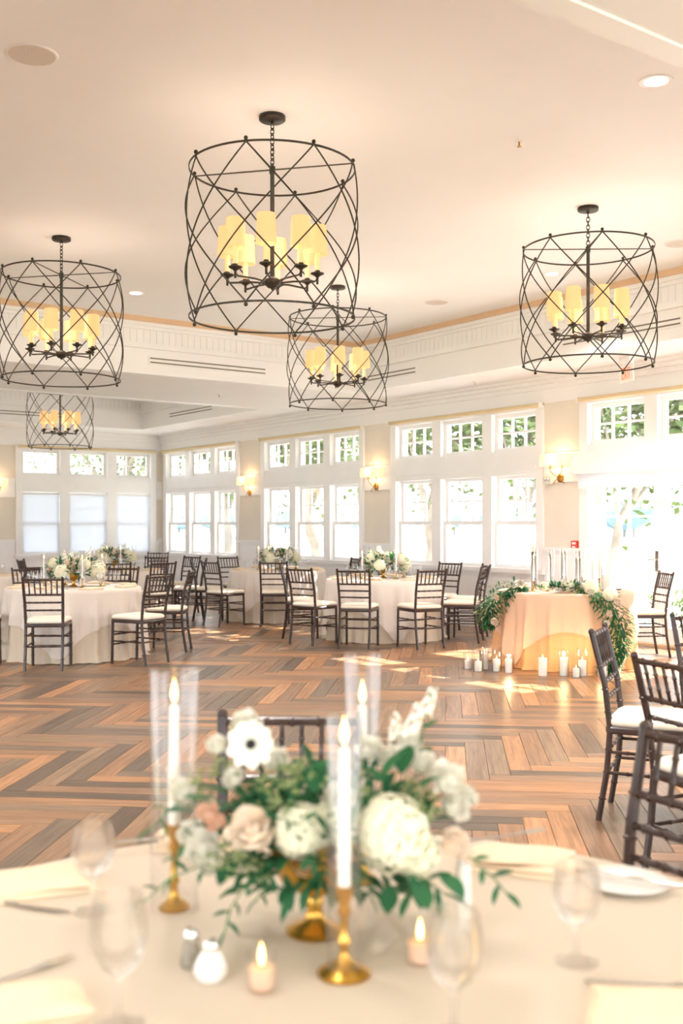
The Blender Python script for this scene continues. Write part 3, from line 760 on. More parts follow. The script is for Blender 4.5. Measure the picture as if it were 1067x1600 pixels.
chair(-0.03,16.45,-.9,-.35,'chiavari chair facing left at the far right of middle rear table',gc)
chair(-0.33,12.72,.62,.78,'chiavari chair angled right, front left of the middle front table',gc)
chair(-0.50,13.45,1,.03,'chiavari chair in profile at left side of the middle front table',gc)
chair(0.20,12.38,.25,1,'chiavari chair back to viewer, left of two before the middle front table',gc)
chair(0.92,12.36,-.45,.9,'chiavari chair back to viewer, right of two before the middle front table',gc)
chair(1.47,12.95,-.95,.28,'brown chiavari chair in profile right of the middle front table, nearer',gc)
chair(1.60,13.62,-1,-.12,'brown chiavari chair in profile right of the middle front table, farther',gc)
chair(1.30,14.25,-.7,-.72,'chiavari chair facing viewer behind middle front table, beside window pier',gc)
chair(0.68,14.42,-.1,-1,'chiavari chair facing viewer hidden behind the middle front bouquet',gc)
chair(3.27,11.50,-1,-.1,'sunlit chiavari chair right of the candle table by the doors',gc)
chair(1.54,5.18,.92,-.4,'black chiavari chair on the right seen from its side, whole back visible',gr)
chair(1.49,4.12,.92,.38,'black chiavari chair on the right, second from viewer, cut by the edge',gr)
chair(2.17,5.86,.35,-.95,'black chiavari chair at the right edge, only a post showing',gr)
chair(0.655,2.41,-.84,-.55,'black chiavari chair nearest viewer at the right of the foreground table',gr)
chair(-0.135,2.61,0,-1,'dark chiavari chair behind the flowers of the foreground table',gt)

# ------------------------------------------------------------------ tables and cloths
def cloth_mesh(r, top, folds, amp, drop, seed, n=224, m=12, flare=0.05, mt=None, name='tablecloth'):
    """round cloth over a table: flat top, rounded edge, hanging folds; drop(w) = length hanging at angle w"""
    rnd = random.Random(seed); ph = [rnd.uniform(0, 6.28) for _ in range(4)]
    b = MB(); vs_, fs_ = [(0, 0, top)], []
    rows = []
    for rr in (0.35, 0.7, 0.93): rows.append(('t', rr))
    rows.append(('e', 0.985)); rows.append(('e', 1.0))
    for j in range(1, m+1): rows.append(('d', j/m))
    for kind, u in rows:
        for k in range(n):
            w = 2*math.pi*k/n
            wave = (1-2*abs(math.sin((folds*w+ph[0])/2+0.5*math.sin(3*w+ph[1])+0.4*math.sin(5*w+ph[3])))**0.8)*0.75+math.sin((folds*2+3)*w+ph[2])*0.25
            if kind == 't': x, z = r*u, top
            elif kind == 'e': x, z = r*(0.985 if u < 1 else 1.002), top-(0.003 if u < 1 else 0.014)
            else:
                d = drop(w)*u; f = min(1, d/0.3); x = r*1.004+flare*(d/0.74)+amp*(f**1.2)*wave
                z = top-0.014-d*0.985
                if z < 0.004: z = 0.004+0.004*abs(wave); x += 0.015*(1+wave)
            vs_.append((x*math.cos(w), x*math.sin(w), z))
    for k in range(n): fs_.append((0, 1+k, 1+(k+1) % n))
    for i in range(len(rows)-1):
        for k in range(n):
            k2 = (k+1) % n; fs_.append((1+i*n+k, 1+(i+1)*n+k, 1+(i+1)*n+k2, 1+i*n+k2))
    return b.add(vs_, fs_).mesh(name, mt, True, 80)
def round_table(x, y, r, label, cl_label, seed, cloth, over_rot=0.5, overlay=True):
    p = cw(x, y); t = thing('round_table', label, 'table', p, 0, 'round banquet tables')
    MB().lathe([(0.001,0.715),(r-0.02,0.715),(r-0.015,0.72),(r-0.015,0.738),(r-0.02,0.742),(0.001,0.742)], 48).build('tabletop', M['chairwood'], t, smooth=True, ang=30)
    for k in range(4):
        w = k*R(90)+0.4; MB().tube([(0.32*math.cos(w),0.32*math.sin(w),0.72),(0.45*math.cos(w),0.45*math.sin(w),0)], 0.014, 8).build('leg', M['iron'], t)
    me = cloth_mesh(r, 0.748, 16, 0.040, lambda w: 0.745, seed, mt=M[cloth+'_under'], name='floor_cloth')
    tag(link('floor_cloth', me, None, p), 'floor-length under cloth of '+cl_label, 'tablecloth', 'floor-length table cloths')
    if overlay:
        S = r+0.36
        def drop(w):
            q = w-over_rot; c = max(abs(math.cos(q)), abs(math.sin(q))); return min(0.70, max(0.3, S/c-r))
        me = cloth_mesh(r+0.010, 0.754, 16, 0.045, drop, seed, mt=M[cloth], flare=0.07, name='overlay_cloth')
        tag(link('overlay_cloth', me, None, p), 'square overlay cloth draped on '+cl_label, 'tablecloth', 'square overlay cloths')
    return p
TT_ = {}
TT_['fl'] = round_table(-2.93, 11.55, 0.715, 'round banquet table, front left, under ivory cloths', 'the front left table', 3, 'cloth', 0.2)
TT_['rl'] = round_table(-3.40, 15.75, 0.715, 'round banquet table, rear left, under ivory cloths', 'the rear left table', 5, 'cloth', 0.6)
TT_['ll'] = round_table(-5.0, 14.1, 0.715, 'round banquet table cut off at far left edge', 'the table cut off at far left', 6, 'cloth', 0.6)
TT_['mr'] = round_table(-0.97, 16.0, 0.715, 'round banquet table in the middle, farther one', 'the middle rear table', 7, 'cloth', 1.0)
TT_['mf'] = round_table(0.53, 13.40, 0.715, 'round banquet table in the middle, nearer one', 'the middle front table', 9, 'cloth', 0.35)
TT_['sw'] = round_table(2.315, 10.93, 0.68, 'small round candle table before the garden doors', 'the candle table by the doors', 12, 'peach', 0.75)
TT_['rt'] = round_table(2.78, 4.62, 0.715, 'round banquet table outside the right edge', 'the table outside the right edge', 14, 'cloth', 0.4)
TT_['fg'] = round_table(-0.02, 1.50, 0.875, 'large round table in the foreground under ivory linen', 'the foreground table', 15, 'cloth', 0.4, overlay=False)
ZT = 0.755; ZF = 0.749

# ------------------------------------------------------------------ flowers
def petal(mb, w0, hw, P0, P1, P2, nu=4, nt=4, ruf=0.0, rnd=random):
    """a petal lying on a surface of revolution; profile is a quadratic bezier in (r, z)"""
    b = len(mb.v); k = rnd.uniform(-1, 1)
    for j in range(nt+1):
        for i in range(nu+1):
            u = 2*i/nu-1; t = j/nt*(1-0.22*u*u)
            r = (1-t)**2*P0[0]+2*t*(1-t)*P1[0]+t*t*P2[0]; z = (1-t)**2*P0[1]+2*t*(1-t)*P1[1]+t*t*P2[1]
            wd = w0+u*hw*(0.35+0.65*math.sin(math.pi*min(t*0.8+0.1, 1)))
            r += ruf*math.sin(3*u+k*3)*t; z += ruf*math.cos(4*u+k)*t
            mb.v.append((r*math.cos(wd), r*math.sin(wd), z))
    n = nu+1
    for j in range(nt):
        for i in range(nu): mb.f.append((b+j*n+i, b+j*n+i+1, b+(j+1)*n+i+1, b+(j+1)*n+i))
def rose_mesh(name, m, N=20, open_=1.0, ruf=0.02, seed=1):
    rnd = random.Random(seed); mb = MB()
    for k in range(N):
        s = (k+1)/N; rk = 0.08+0.80*s**0.8
        petal(mb, k*2.4+rnd.uniform(-.2,.2), 0.75+0.25*(1-s), (0.06, -0.6), (rk*1.15, -0.45+0.1*(1-s)), (rk*(0.72+0.36*s*open_), 0.62-0.55*s*s*open_+rnd.uniform(-.04,.04)), 4, 4, ruf*s, rnd)
    mb.lathe([(0.001,-0.75),(0.12,-0.7),(0.2,-0.55),(0.1,-0.45)], 8)
    return mb.mesh(name, m, True, 80)
def hydrangea_mesh(name, m, n=95, seed=2):
    rnd = random.Random(seed); mb = MB()
    for i in range(n):
        z = 1-1.75*(i+0.5)/n; r = math.sqrt(max(0, 1-z*z)); w = i*2.39996
        d = Vector((r*math.cos(w), r*math.sin(w), z)); st = len(mb.v); a0 = rnd.uniform(0, 6.28); sc = rnd.uniform(0.17, 0.23)
        for k in range(4):
            a = a0+k*math.pi/2; e = lambda q, l, h: (math.cos(a+q)*l*sc, math.sin(a+q)*l*sc, h*sc)
            mb.add([(0,0,0), e(-0.62,0.75,0.12), e(0,1.15,0.02), e(0.62,0.75,0.12)], [(0,1,2,3)])
        M_ = Matrix.Translation(d*rnd.uniform(0.86, 1.0)) @ d.to_track_quat('Z', 'Y').to_matrix().to_4x4(); mb.xf(M_, st)
    mb.ball((0,0,-0.05), 0.82, 10, 7)
    return mb.mesh(name, m, True, 40)
def anemone_meshes():
    mb = MB(); rnd = random.Random(4)
    for k in range(9): petal(mb, k*2*math.pi/9*(1 if k < 9 else 1), 0.42, (0.08, 0.0), (0.6, -0.06+0.08*(k % 2)), (1.0, 0.22+0.1*(k % 2)), 4, 4, 0.04, rnd)
    eye = MB().ball((0,0,0.08), 0.22, 12, 6)
    for k in range(22): w = k*0.2856; eye.ball((0.34*math.cos(w), 0.34*math.sin(w), 0.11), 0.022, 5, 3)
    return mb.mesh('anemone_petals', M['pwhite'], True, 80), eye.mesh('anemone_eye', M['pblack'], True, 80)
def spray_mesh(name, m, n=16, seed=5):
    """upright spike of small ruffled florets"""
    rnd = random.Random(seed); mb = MB()
    for i in range(n):
        w = i*2.4; z = i/n*2.0; r = 0.34*(1-0.6*i/n); st = len(mb.v)
        for k in range(5): petal(mb, k*1.2566, 0.75, (0.02,0), (0.16,0.02), (0.26,0.14+rnd.uniform(-.03,.06)), 2, 2, 0.02, rnd)
        d = Vector((math.cos(w), math.sin(w), 0.5)).normalized()
        mb.xf(Matrix.Translation((r*math.cos(w), r*math.sin(w), z)) @ d.to_track_quat('Z','Y').to_matrix().to_4x4() @ Matrix.Scale(1.25-0.6*i/n, 4), st)
    return mb.mesh(name, m, True, 80)
def fill_mesh(name, m, n=40, seed=6):
    rnd = random.Random(seed); mb = MB()
    for i in range(n):
        d = Vector((rnd.gauss(0,1), rnd.gauss(0,1), abs(rnd.gauss(0,1))+0.2)).normalized()*rnd.uniform(0.5, 1.0); mb.ball(d, rnd.uniform(0.06, 0.12), 5, 3)
    return mb.mesh(name, m, True, 80)
ROSE_B = rose_mesh('garden_rose', M['pblush'], 20, 0.9, 0.03, 1)
ROSE_W = rose_mesh('white_rose', M['pwhite'], 18, 1.0, 0.05, 2)
ROSE_P = rose_mesh('peach_rose', M['ppeach'], 14, 1.1, 0.06, 3)
ROSE_M = rose_mesh('dusty_rose', M['pmauve'], 14, 1.0, 0.06, 4)
HYD = hydrangea_mesh('hydrangea', M['pcream'])
ANE, ANEYE = anemone_meshes()
SPRAY = spray_mesh('sweet_pea', M['pwhite'])
FILL = fill_mesh('seeded_filler', M['leafpale'])
def leaf_mesh(name, m, l=1.0, w=0.36):
    n = 5; vs_, fs_ = [], []
    for i in range(n+1):
        t = i/n; hw = w*0.5*math.sin(math.pi*min(1, t*0.92+0.06))**0.9 if i < n else 0.004
        zc = 0.10*math.sin(t*2.2); vs_ += [(t*l, -hw, zc+0.10*hw/w), (t*l, 0, zc-0.03), (t*l, hw, zc+0.10*hw/w)]
    for i in range(n):
        for k in (0, 1): a = i*3+k; fs_.append((a, a+3, a+4, a+1))
    return MB().add(vs_, fs_)
LEAF = leaf_mesh('leaf', None).mesh('leaf', M['leaf'], True, 80)
LEAFW = leaf_mesh('broad_leaf', None, 1.0, 0.62).mesh('broad_leaf', M['leaf'], True, 80)
LEAFN = leaf_mesh('narrow_leaf', None, 1.0, 0.24).mesh('narrow_leaf', M['leaf'], True, 80)
LV = leaf_mesh('x', None)

def look(d, twist=0.0):
    return (Vector(d).normalized().to_track_quat('Z', 'Y') @ Euler((0,0,twist)).to_quaternion()).to_euler()
def foliage_blob(parent, n, rx, ry, rz, c, ls, seed, m='leaf', down=0.2):
    """many small leaves in one mesh"""
    rnd = random.Random(seed); mb = MB()
    for i in range(n):
        w = rnd.uniform(0, 6.283); el = rnd.uniform(-down, 1.0); d = Vector((math.cos(w), math.sin(w), el)).normalized()
        rr = rnd.uniform(0.55, 1.05); p = Vector((d.x*rx*rr, d.y*ry*rr, d.z*rz*rr))+Vector(c)
        st = len(mb.v); mb.add(LV.v, LV.f); dd = (d+Vector((rnd.uniform(-.7,.7), rnd.uniform(-.7,.7), rnd.uniform(-.5,.5)))).normalized()
        q = dd.to_track_quat('X', 'Z').to_matrix().to_4x4()
        mb.xf(Matrix.Translation(p) @ q @ Matrix.Scale(ls*rnd.uniform(0.7, 1.3), 4), st)
    return tag(mb.build('foliage', M[m], parent, smooth=True, ang=80), kind='stuff')

# footed compote shared by all centrepieces
def compote(parent, s=1.0):
    pr = [(0.001,0.0),(0.045,0.0),(0.048,0.005),(0.040,0.012),(0.018,0.022),(0.012,0.04),(0.016,0.052),(0.013,0.060),(0.03,0.07),(0.058,0.09),(0.072,0.12),(0.075,0.14),(0.070,0.14),(0.055,0.10),(0.001,0.08)]
    return MB().lathe([(r*s, z*s) for r, z in pr], 28).build('compote', M['gold'], parent, smooth=True, ang=50)

def far_bouquet(p, z, label, seed, rz=0):
    rnd = random.Random(seed)
    t = thing('flower_centrepiece', label, 'flowers', (p.x, p.y, z), rz, 'flower centrepieces of the guest tables'); compote(t)
    foliage_blob(t, 300, 0.28, 0.21, 0.16, (0,0,0.17), 0.07, seed, 'leaf', 0.5)
    foliage_blob(t, 60, 0.22, 0.17, 0.22, (0,0,0.2), 0.05, seed+50, 'leafpale', 0.2)
    kinds = [('hydrangea', HYD, 0.075), ('white_rose', ROSE_W, 0.05), ('garden_rose', ROSE_B, 0.05), ('white_rose', ROSE_W, 0.045), ('peach_rose', ROSE_P, 0.035), ('hydrangea', HYD, 0.065), ('sweet_pea', SPRAY, 0.05)]
    for i in range(24):
        nm, me, r = kinds[i % 7]; w = i*2.4+rnd.uniform(-.3,.3); el = 0.0+0.95*((i*7) % 24)/24
        d = Vector((math.cos(w)*math.cos(el*1.3), math.sin(w)*math.cos(el*1.3), math.sin(el*1.3)))
        o = link(nm, me, t, (d.x*0.27, d.y*0.20, 0.165+d.z*0.15), look(d if nm != 'sweet_pea' else Vector((d.x*.4, d.y*.4, 1)), w), r*rnd.uniform(1.05, 1.35))
    return t

# candles and glassware ----------------------------------------------------
def flame(parent, z, s=1.0, xy=(0,0)):
    MB().tube([(xy[0],xy[1],z-0.004),(xy[0],xy[1],z+0.008*s)], 0.0012, 5).build('wick', M['wick'], parent)
    f = MB().lathe([(0.0005,0.002*s),(0.0045*s,0.010*s),(0.0058*s,0.018*s),(0.004*s,0.030*s),(0.0015*s,0.040*s),(0.0003,0.046*s)], 10, (xy[0],xy[1],z)).build('flame', M['flame'], parent, smooth=True)
def tube_glass(parent, r, h, z0=0.0, th=0.002):
    return MB().lathe([(r-th, z0),(r, z0),(r, z0+h-0.002),(r-th/2, z0+h),(r-th, z0+h-0.002),(r-th, z0)], 32).build('glass_cylinder', M['clear'], parent, smooth=True, ang=60)
def candlestick(parent, h, rb, rc=0.010):
    pr = [(0.001,0),(rb,0),(rb*1.02,0.004),(rb*0.8,0.010),(rb*0.42,0.018),(0.008,0.028),(0.006,0.04),(0.011,0.05),(0.006,0.06),(0.006,h-0.05),(0.011,h-0.04),(0.007,h-0.03),(0.014,h-0.012),(0.016,h),(rc,h),(rc,h-0.012),(0.001,h-0.012)]
    return MB().lathe(pr, 24).build('candlestick', M['gold'], parent, smooth=True, ang=50)
def taper(parent, z0, h, r=0.0105):
    MB().lathe([(0.001,z0),(r,z0),(r*0.82,z0+h-0.006),(r*0.5,z0+h),(0.001,z0+h)], 16).build('taper', M['wax'], parent, smooth=True, ang=50)
def hurricane(p, label, gh, gr, sh, rb, th, lit=True, group='taper candles in glass cylinders', on_base=True):
    t = thing('taper_candle', label, 'candle', p, 0, group)
    candlestick(t, sh, rb); taper(t, sh-0.012, th)
    tube_glass(t, gr, gh, 0.006 if on_base else 0.0)
    if lit: flame(t, sh-0.012+th, 1.0)
    return t
def pillar(p, label, r, h, gr=None, gh=None, lit=True, group='pillar candles', light=0):
    t = thing('pillar_candle', label, 'candle', p, 0, group)
    MB().lathe([(0.001,0.002),(r*0.97,0.002),(r,0.006),(r,h-0.008),(r*0.93,h),(r*0.7,h-0.006),(0.001,h-0.008)], 20).build('candle', M['wax'], t, smooth=True, ang=50)
    if gr:
        MB().lathe([(0.001,0),(gr,0),(gr,gh),(gr-0.002,gh),(gr-0.002,0.003),(0.001,0.003)], 24).build('glass_vase', M['clear'], t, smooth=True, ang=50)
    if lit: flame(t, h-0.008, 0.9)
    if light:
        li = bpy.data.lights.new('candle_glow', 'POINT'); li.energy = light; li.color = (1.0, 0.62, 0.26); li.shadow_soft_size = 0.02; link('glow', li, t, (0,0,h+0.03))
    return t
WG = [(0.001,0),(0.034,0.0),(0.035,0.002),(0.020,0.006),(0.006,0.012),(0.0045,0.03),(0.0045,0.062),(0.010,0.070),(0.026,0.082),(0.036,0.100),(0.040,0.122),(0.039,0.145),(0.034,0.178),(0.0335,0.179),(0.0328,0.178),(0.0378,0.145),(0.0388,0.122),(0.033,0.104),(0.020,0.096),(0.001,0.093)]
WGM = MB().lathe(WG, 28).mesh('stem_glass', M['stemglass'], True, 60)
GL = bpy.data.materials.new('crystal'); GL.use_nodes = True
_n, _l = GL.node_tree.nodes, GL.node_tree.links; _n.clear(); _g = _n.new('ShaderNodeBsdfGlass'); _g.inputs['IOR'].default_value = 1.48; _g.inputs['Roughness'].default_value = 0.0
_o = _n.new('ShaderNodeOutputMaterial'); _m = _n.new('ShaderNodeMixShader'); _m.inputs[0].default_value = 0.3; _t = _n.new('ShaderNodeBsdfTransparent'); _l.new(_t.outputs[0], _m.inputs[1]); _l.new(_g.outputs[0], _m.inputs[2]); _l.new(_m.outputs[0], _o.inputs[0])
WGS = MB().lathe(WG, 40).mesh('crystal_glass', GL, True, 60)
def wineglass(p, label, s=1.0, sz=None, group='stemmed glasses'):
    o = link('wine_glass', WGS if 'foreground' in group else WGM, None, p, (0,0,0), (s, s, sz or s)); return tag(o, label, 'glass', group)
def napkin_mesh(seed, L=0.24, Wd=0.13, layers=2):
    rnd = random.Random(seed); mb = MB()
    for q in range(layers):
        l, w = L*(1-0.06*q), Wd*(1-0.05*q); n, m = 12, 8; z0 = 0.0115*q; st = len(mb.v); a, b2 = rnd.uniform(0,6), rnd.uniform(0,6)
        for side in (0, 1):
            for i in range(n+1):
                for j in range(m+1):
                    u, v = i/n*2-1, j/m*2-1; ed = (1-u**8)*(1-v**8)
                    z = z0+(0.0105+0.006*math.sin(2.2*u+a)*math.cos(1.7*v+b2))*(0.25+0.75*ed) if side else z0
                    mb.v.append((u*l/2+0.006*math.sin(3*v+a), v*w/2+0.006*math.sin(3*u+b2), z+(0.004 if q == 0 and side else 0)))
        N2 = (n+1)*(m+1)
        for i in range(n):
            for j in range(m):
                c = st+i*(m+1)+j; mb.f.append((c, c+1, c+m+2, c+m+1)); d = c+N2; mb.f.append((d, d+m+1, d+m+2, d+1))
        per = [(i,0) for i in range(n)]+[(n,j) for j in range(m)]+[(i,m) for i in range(n,0,-1)]+[(0,j) for j in range(m,0,-1)]
        for k in range(len(per)):
            a1, a2 = per[k], per[(k+1) % len(per)]; i1, i2 = st+a1[0]*(m+1)+a1[1], st+a2[0]*(m+1)+a2[1]; mb.f.append((i1, i2, i2+N2, i1+N2))
    return mb.mesh('napkin', M['napkin'], True, 60)
NAP = [napkin_mesh(1), napkin_mesh(2, 0.26, 0.15), napkin_mesh(3, 0.22, 0.12, 3)]
def napkin(p, rz, k, label, group='folded napkins'):
    return tag(link('napkin', NAP[k], None, p, (0,0,rz)), label, 'napkin', group)
PLATE = MB().lathe([(0.001,0.004),(0.045,0.003),(0.05,0.0),(0.055,0.002),(0.08,0.011),(0.082,0.013),(0.080,0.014),(0.055,0.006),(0.045,0.0055),(0.001,0.0055)], 32).mesh('bread_plate', M['china'], True, 60)
KN = MB().tube([(-0.11,0,0.004),(-0.105,0,0.004),(-0.02,0,0.004),(-0.005,0,0.004)], [0.004,0.0055,0.005,0.004], 8, flat=0.6)
KN.tube([(-0.006,0,0.003),(0.02,0.0,0.003),(0.08,0.001,0.003),(0.11,0.004,0.003)], [0.005,0.009,0.009,0.002], 8, flat=0.12); KNIFE = KN.mesh('knife', M['steel'], True)
FK = MB().tube([(-0.10,0,0.004),(-0.09,0,0.004),(0.02,0,0.004),(0.045,0,0.005)], [0.004,0.006,0.0035,0.009], 8, flat=0.35)
for k in range(4): FK.tube([(0.043,(k-1.5)*0.0048,0.005),(0.065,(k-1.5)*0.0055,0.004),(0.095,(k-1.5)*0.0055,0.007)], [0.002,0.0016,0.0008], 5)
FORK = FK.mesh('fork', M['steel'], True)
def flat(name, me, p, rz, label, cat): return tag(link(name, me, None, p, (0,0,rz)), label, cat, 'cutlery on the foreground table')

# ------------------------------------------------------------------ settings on the guest tables
def side_word(c, q):
    """where on its table a thing stands as the viewer sees it"""
    v = q-c; x = v.x*math.cos(YAW)-v.y*math.sin(YAW); y = v.x*math.sin(YAW)+v.y*math.cos(YAW)
    return ('right', 'far right', 'far', 'far left', 'left', 'near left', 'near', 'near right')[int(round(math.atan2(y, x)/R(45))) % 8]
def dress(key, name, seed, nh=4, bl=None):
    c = TT_[key]; rnd = random.Random(seed)
    far_bouquet(c, ZT, bl, seed, -YAW)
    for k in range(nh):
        w = k*2*math.pi/nh+0.6-YAW; q = Vector((c.x+0.33*math.cos(w), c.y+0.27*math.sin(w), ZT))
        hurricane(q, 'tall taper candle in glass cylinder, %s side of ' % side_word(c, q)+name, 0.36+0.04*(k % 2), 0.035, 0.10, 0.030, 0.22, True, 'taper candles on '+name, False)
    for k in range(8):
        w = k*R(45)+0.25; q = Vector((c.x+0.46*math.cos(w), c.y+0.46*math.sin(w), ZT))
        wineglass(q, 'clear stemmed glass on the %s side of ' % side_word(c, q)+name, 0.95, 0.9, 'stemmed glasses on '+name)
        w -= 0.33; q = Vector((c.x+0.62*math.cos(w), c.y+0.62*math.sin(w), ZT+0.0005))
        napkin(q, w+R(90), k % 3, 'folded champagne napkin on the %s side of ' % side_word(c, q)+name, 'napkins on '+name)
dress('fl', 'the front left table', 21, 4, 'white and blush bouquet on the front left table')
dress('rl', 'the rear left table', 22, 4, 'white and blush bouquet on the rear left table')
dress('mr', 'the middle rear table', 23, 4, 'white bouquet on the middle rear table')
dress('mf', 'the middle front table', 24, 4, 'white and peach bouquet on the middle front table')
dress('ll', 'the table at far left edge', 25, 2, 'white bouquet on the table at far left edge')

# ------------------------------------------------------------------ candle table by the doors
c = TT_['sw']
def sw(dx, dy, z=ZT): v = cw(dx, dy); return Vector((c.x+v.x, c.y+v.y, z))
gcan = 'candles on the candle table'
for k, (dx, dy, hh, sh) in enumerate(((-0.36,-0.18,0.40,0.10),(-0.30,0.10,0.42,0.12),(-0.22,-0.25,0.38,0.09),(-0.12,0.12,0.42,0.13),(-0.04,-0.12,0.40,0.11),(0.02,0.2,0.42,0.14),(0.06,-0.33,0.34,0.09),(0.14,0.05,0.41,0.12),(0.22,0.22,0.40,0.12),(0.26,-0.1,0.42,0.10),(0.36,0.02,0.40,0.12))):
    hurricane(sw(dx, dy), 'tall white taper in glass, %s from the left on the candle table' % ('first','second','third','fourth','fifth','sixth','seventh','eighth','ninth','tenth','eleventh')[k], hh, 0.034, sh, 0.028, 0.24, True, gcan, False)
for k, (dx, dy, r, h, lb) in enumerate(((-0.50,-0.12,0.036,0.10,'short white pillar candle at left end of the candle table'),(-0.44,-0.27,0.036,0.09,'white pillar candle second from left on the candle table'),(-0.15,-0.40,0.036,0.085,'short white pillar candle left of the roses on the candle table'),(0.10,-0.44,0.040,0.10,'stout white pillar candle right of the roses on the candle table'),(0.36,-0.22,0.040,0.17,'tall pillar candle in glass at right end of the candle table'))):
    pillar(sw(dx, dy), lb, r, h, 0.05 if k == 4 else None, 0.25, k == 4, 'pillar candles on the candle table')
t = thing('flower_garland', 'white roses and greenery lying along the candle table front', 'flowers', sw(-0.10, -0.42), -YAW, 'greenery of the candle table')
foliage_blob(t, 110, 0.15, 0.06, 0.07, (0,0,0.03), 0.06, 41, 'leaf', 0.0)
for x, y, z, nm, me, r in ((-0.05,-0.02,0.06,'white_rose',ROSE_W,0.055),(0.04,-0.03,0.065,'hydrangea',HYD,0.06),(-0.13,0.0,0.05,'white_rose',ROSE_W,0.04),(0.0,0.03,0.10,'white_rose',ROSE_W,0.04)):
    link(nm, me, t, (x,y,z), look((x*2, -0.6, 0.8)), r)
for (x, y, r, wh) in ((-0.26,-0.25,0.05,'leftmost'),(0.18,0.25,0.055,'rearmost'),(0.32,0.1,0.05,'rightmost'),(-0.02,-0.2,0.05,'middle')):
    tt = thing('flower_cluster', 'small cluster of white blooms among candle table tapers, %s of four' % wh, 'flowers', sw(x, y), 0, 'white bloom clusters on the candle table')
    link('hydrangea', HYD, tt, (0,0,0.055), (0,0,0), r); link('white_rose', ROSE_W, tt, (0.05,-0.03,0.06), look((0.5,-.6,.8)), 0.035)
    foliage_blob(tt, 26, 0.08, 0.08, 0.04, (0,0,0.02), 0.05, int(x*100)+300, 'leaf', 0.0)
def garland(path, label, seed, blooms, n, rad, ls=0.065):
    rnd = random.Random(seed); p0 = Vector(path[0])
    t = thing('flower_garland', label, 'flowers', p0, 0, 'greenery of the candle table')
    pts = [Vector(p)-p0 for p in path]; mb = MB(); pale = MB()
    MB().tube(pts, 0.006, 6).build('stem', M['stem'], t)
    for i in range(n):
        u = rnd.random()*(len(pts)-1); k = min(int(u), len(pts)-2); q = pts[k].lerp(pts[k+1], u-k); r0 = rad[k]*(1-(u-k))+rad[k+1]*(u-k)
        d = Vector((rnd.gauss(0,1), rnd.gauss(0,1), rnd.gauss(-0.2,0.8))).normalized()
        tgt = mb if rnd.random() < 0.82 else pale
        st = len(tgt.v); tgt.add(LV.v, LV.f); dd = (d+Vector((0,0,-0.6))).normalized()
        tgt.xf(Matrix.Translation(q+d*r0*rnd.uniform(0.2, 1.0)) @ dd.to_track_quat('X','Z').to_matrix().to_4x4() @ Matrix.Scale(ls*rnd.uniform(0.7,1.35), 4), st)
    tag(mb.build('foliage', M['leaf'], t, smooth=True, ang=80), kind='stuff'); tag(pale.build('pale_foliage', M['leafpale'], t, smooth=True, ang=80), kind='stuff')
    fwd = cw(0, -1)
    for (u, off, up, nm, me, r) in blooms:
        k = min(int(u), len(pts)-2); q = pts[k].lerp(pts[k+1], u-k)
        rt = cw(1, 0); link(nm, me, t, q+fwd*0.12+rt*off+Vector((0,0,up)), look(fwd+rt*off*3+Vector((0,0,0.5))), r)
    return t
gp = lambda dx, dy, z: tuple(sw(dx, dy, z))
garland([gp(0.02,-0.50,ZT+0.03), gp(0.15,-0.66,ZT+0.02), gp(0.25,-0.80,0.68), gp(0.33,-0.83,0.52), gp(0.36,-0.85,0.36), gp(0.33,-0.86,0.20), gp(0.24,-0.87,0.09), gp(0.20,-0.89,0.04)],
        'rose and greenery garland cascading to the floor at the right of candle table', 51,
        [(0.6,0.0,0.05,'hydrangea',HYD,0.075),(1.5,0.05,0.04,'hydrangea',HYD,0.07),(1.0,-0.06,0.02,'white_rose',ROSE_W,0.045),(2.0,0.06,0.02,'garden_rose',ROSE_B,0.05),(2.6,-0.08,0.0,'garden_rose',ROSE_B,0.035),(3.0,-0.14,-0.02,'white_rose',ROSE_W,0.04),(0.2,0.0,0.05,'white_rose',ROSE_W,0.04)],
        1300, [0.07,0.10,0.14,0.15,0.12,0.07,0.09,0.08], 0.05)
garland([gp(-0.46,-0.30,ZT+0.05), gp(-0.64,-0.30,ZT+0.02), gp(-0.80,-0.28,0.66), gp(-0.84,-0.28,0.52), gp(-0.84,-0.28,0.42)],
        'leafy garland spilling over the left end of candle table', 52,
        [(0.3,-0.02,0.05,'white_rose',ROSE_W,0.05),(1.0,-0.02,0.05,'white_rose',ROSE_W,0.04),(1.8,0.0,0.02,'garden_rose',ROSE_B,0.035),(3.6,0.05,0.0,'garden_rose',ROSE_B,0.05)],
        800, [0.05,0.10,0.16,0.13,0.06], 0.05)
gflo = 'pillar candles on the floor by the candle table'
FCN = [(-0.98,-0.62,0.036,0.10,0.052,0.20,'floor pillar candle in tall glass, leftmost of the group'),(-0.90,-0.48,0.036,0.16,0.052,0.22,'floor pillar candle in tall glass, behind at the left group'),
       (-0.80,-0.62,0.036,0.12,0.052,0.24,'floor pillar candle in tall glass, second from left'),(-0.70,-0.72,0.034,0.13,0.048,0.17,'floor pillar candle in glass beside the cloth left corner'),
       (-0.41,-0.93,0.040,0.17,None,None,'bare white pillar candle on floor before the cloth'),(-0.21,-0.93,0.038,0.17,0.050,0.24,'floor pillar candle in glass, left of the small votive'),
       (-0.115,-1.03,0.032,0.085,0.040,0.10,'small low candle in glass, front of the floor group'),(-0.04,-0.95,0.038,0.15,0.050,0.26,'floor pillar candle in glass, right of the small votive'),
       (0.14,-0.98,0.040,0.17,0.055,0.28,'floor pillar candle in tall glass beside the trailing garland'),(-1.06,-0.45,0.034,0.09,0.048,0.16,'low floor candle in glass at the far left rear')]
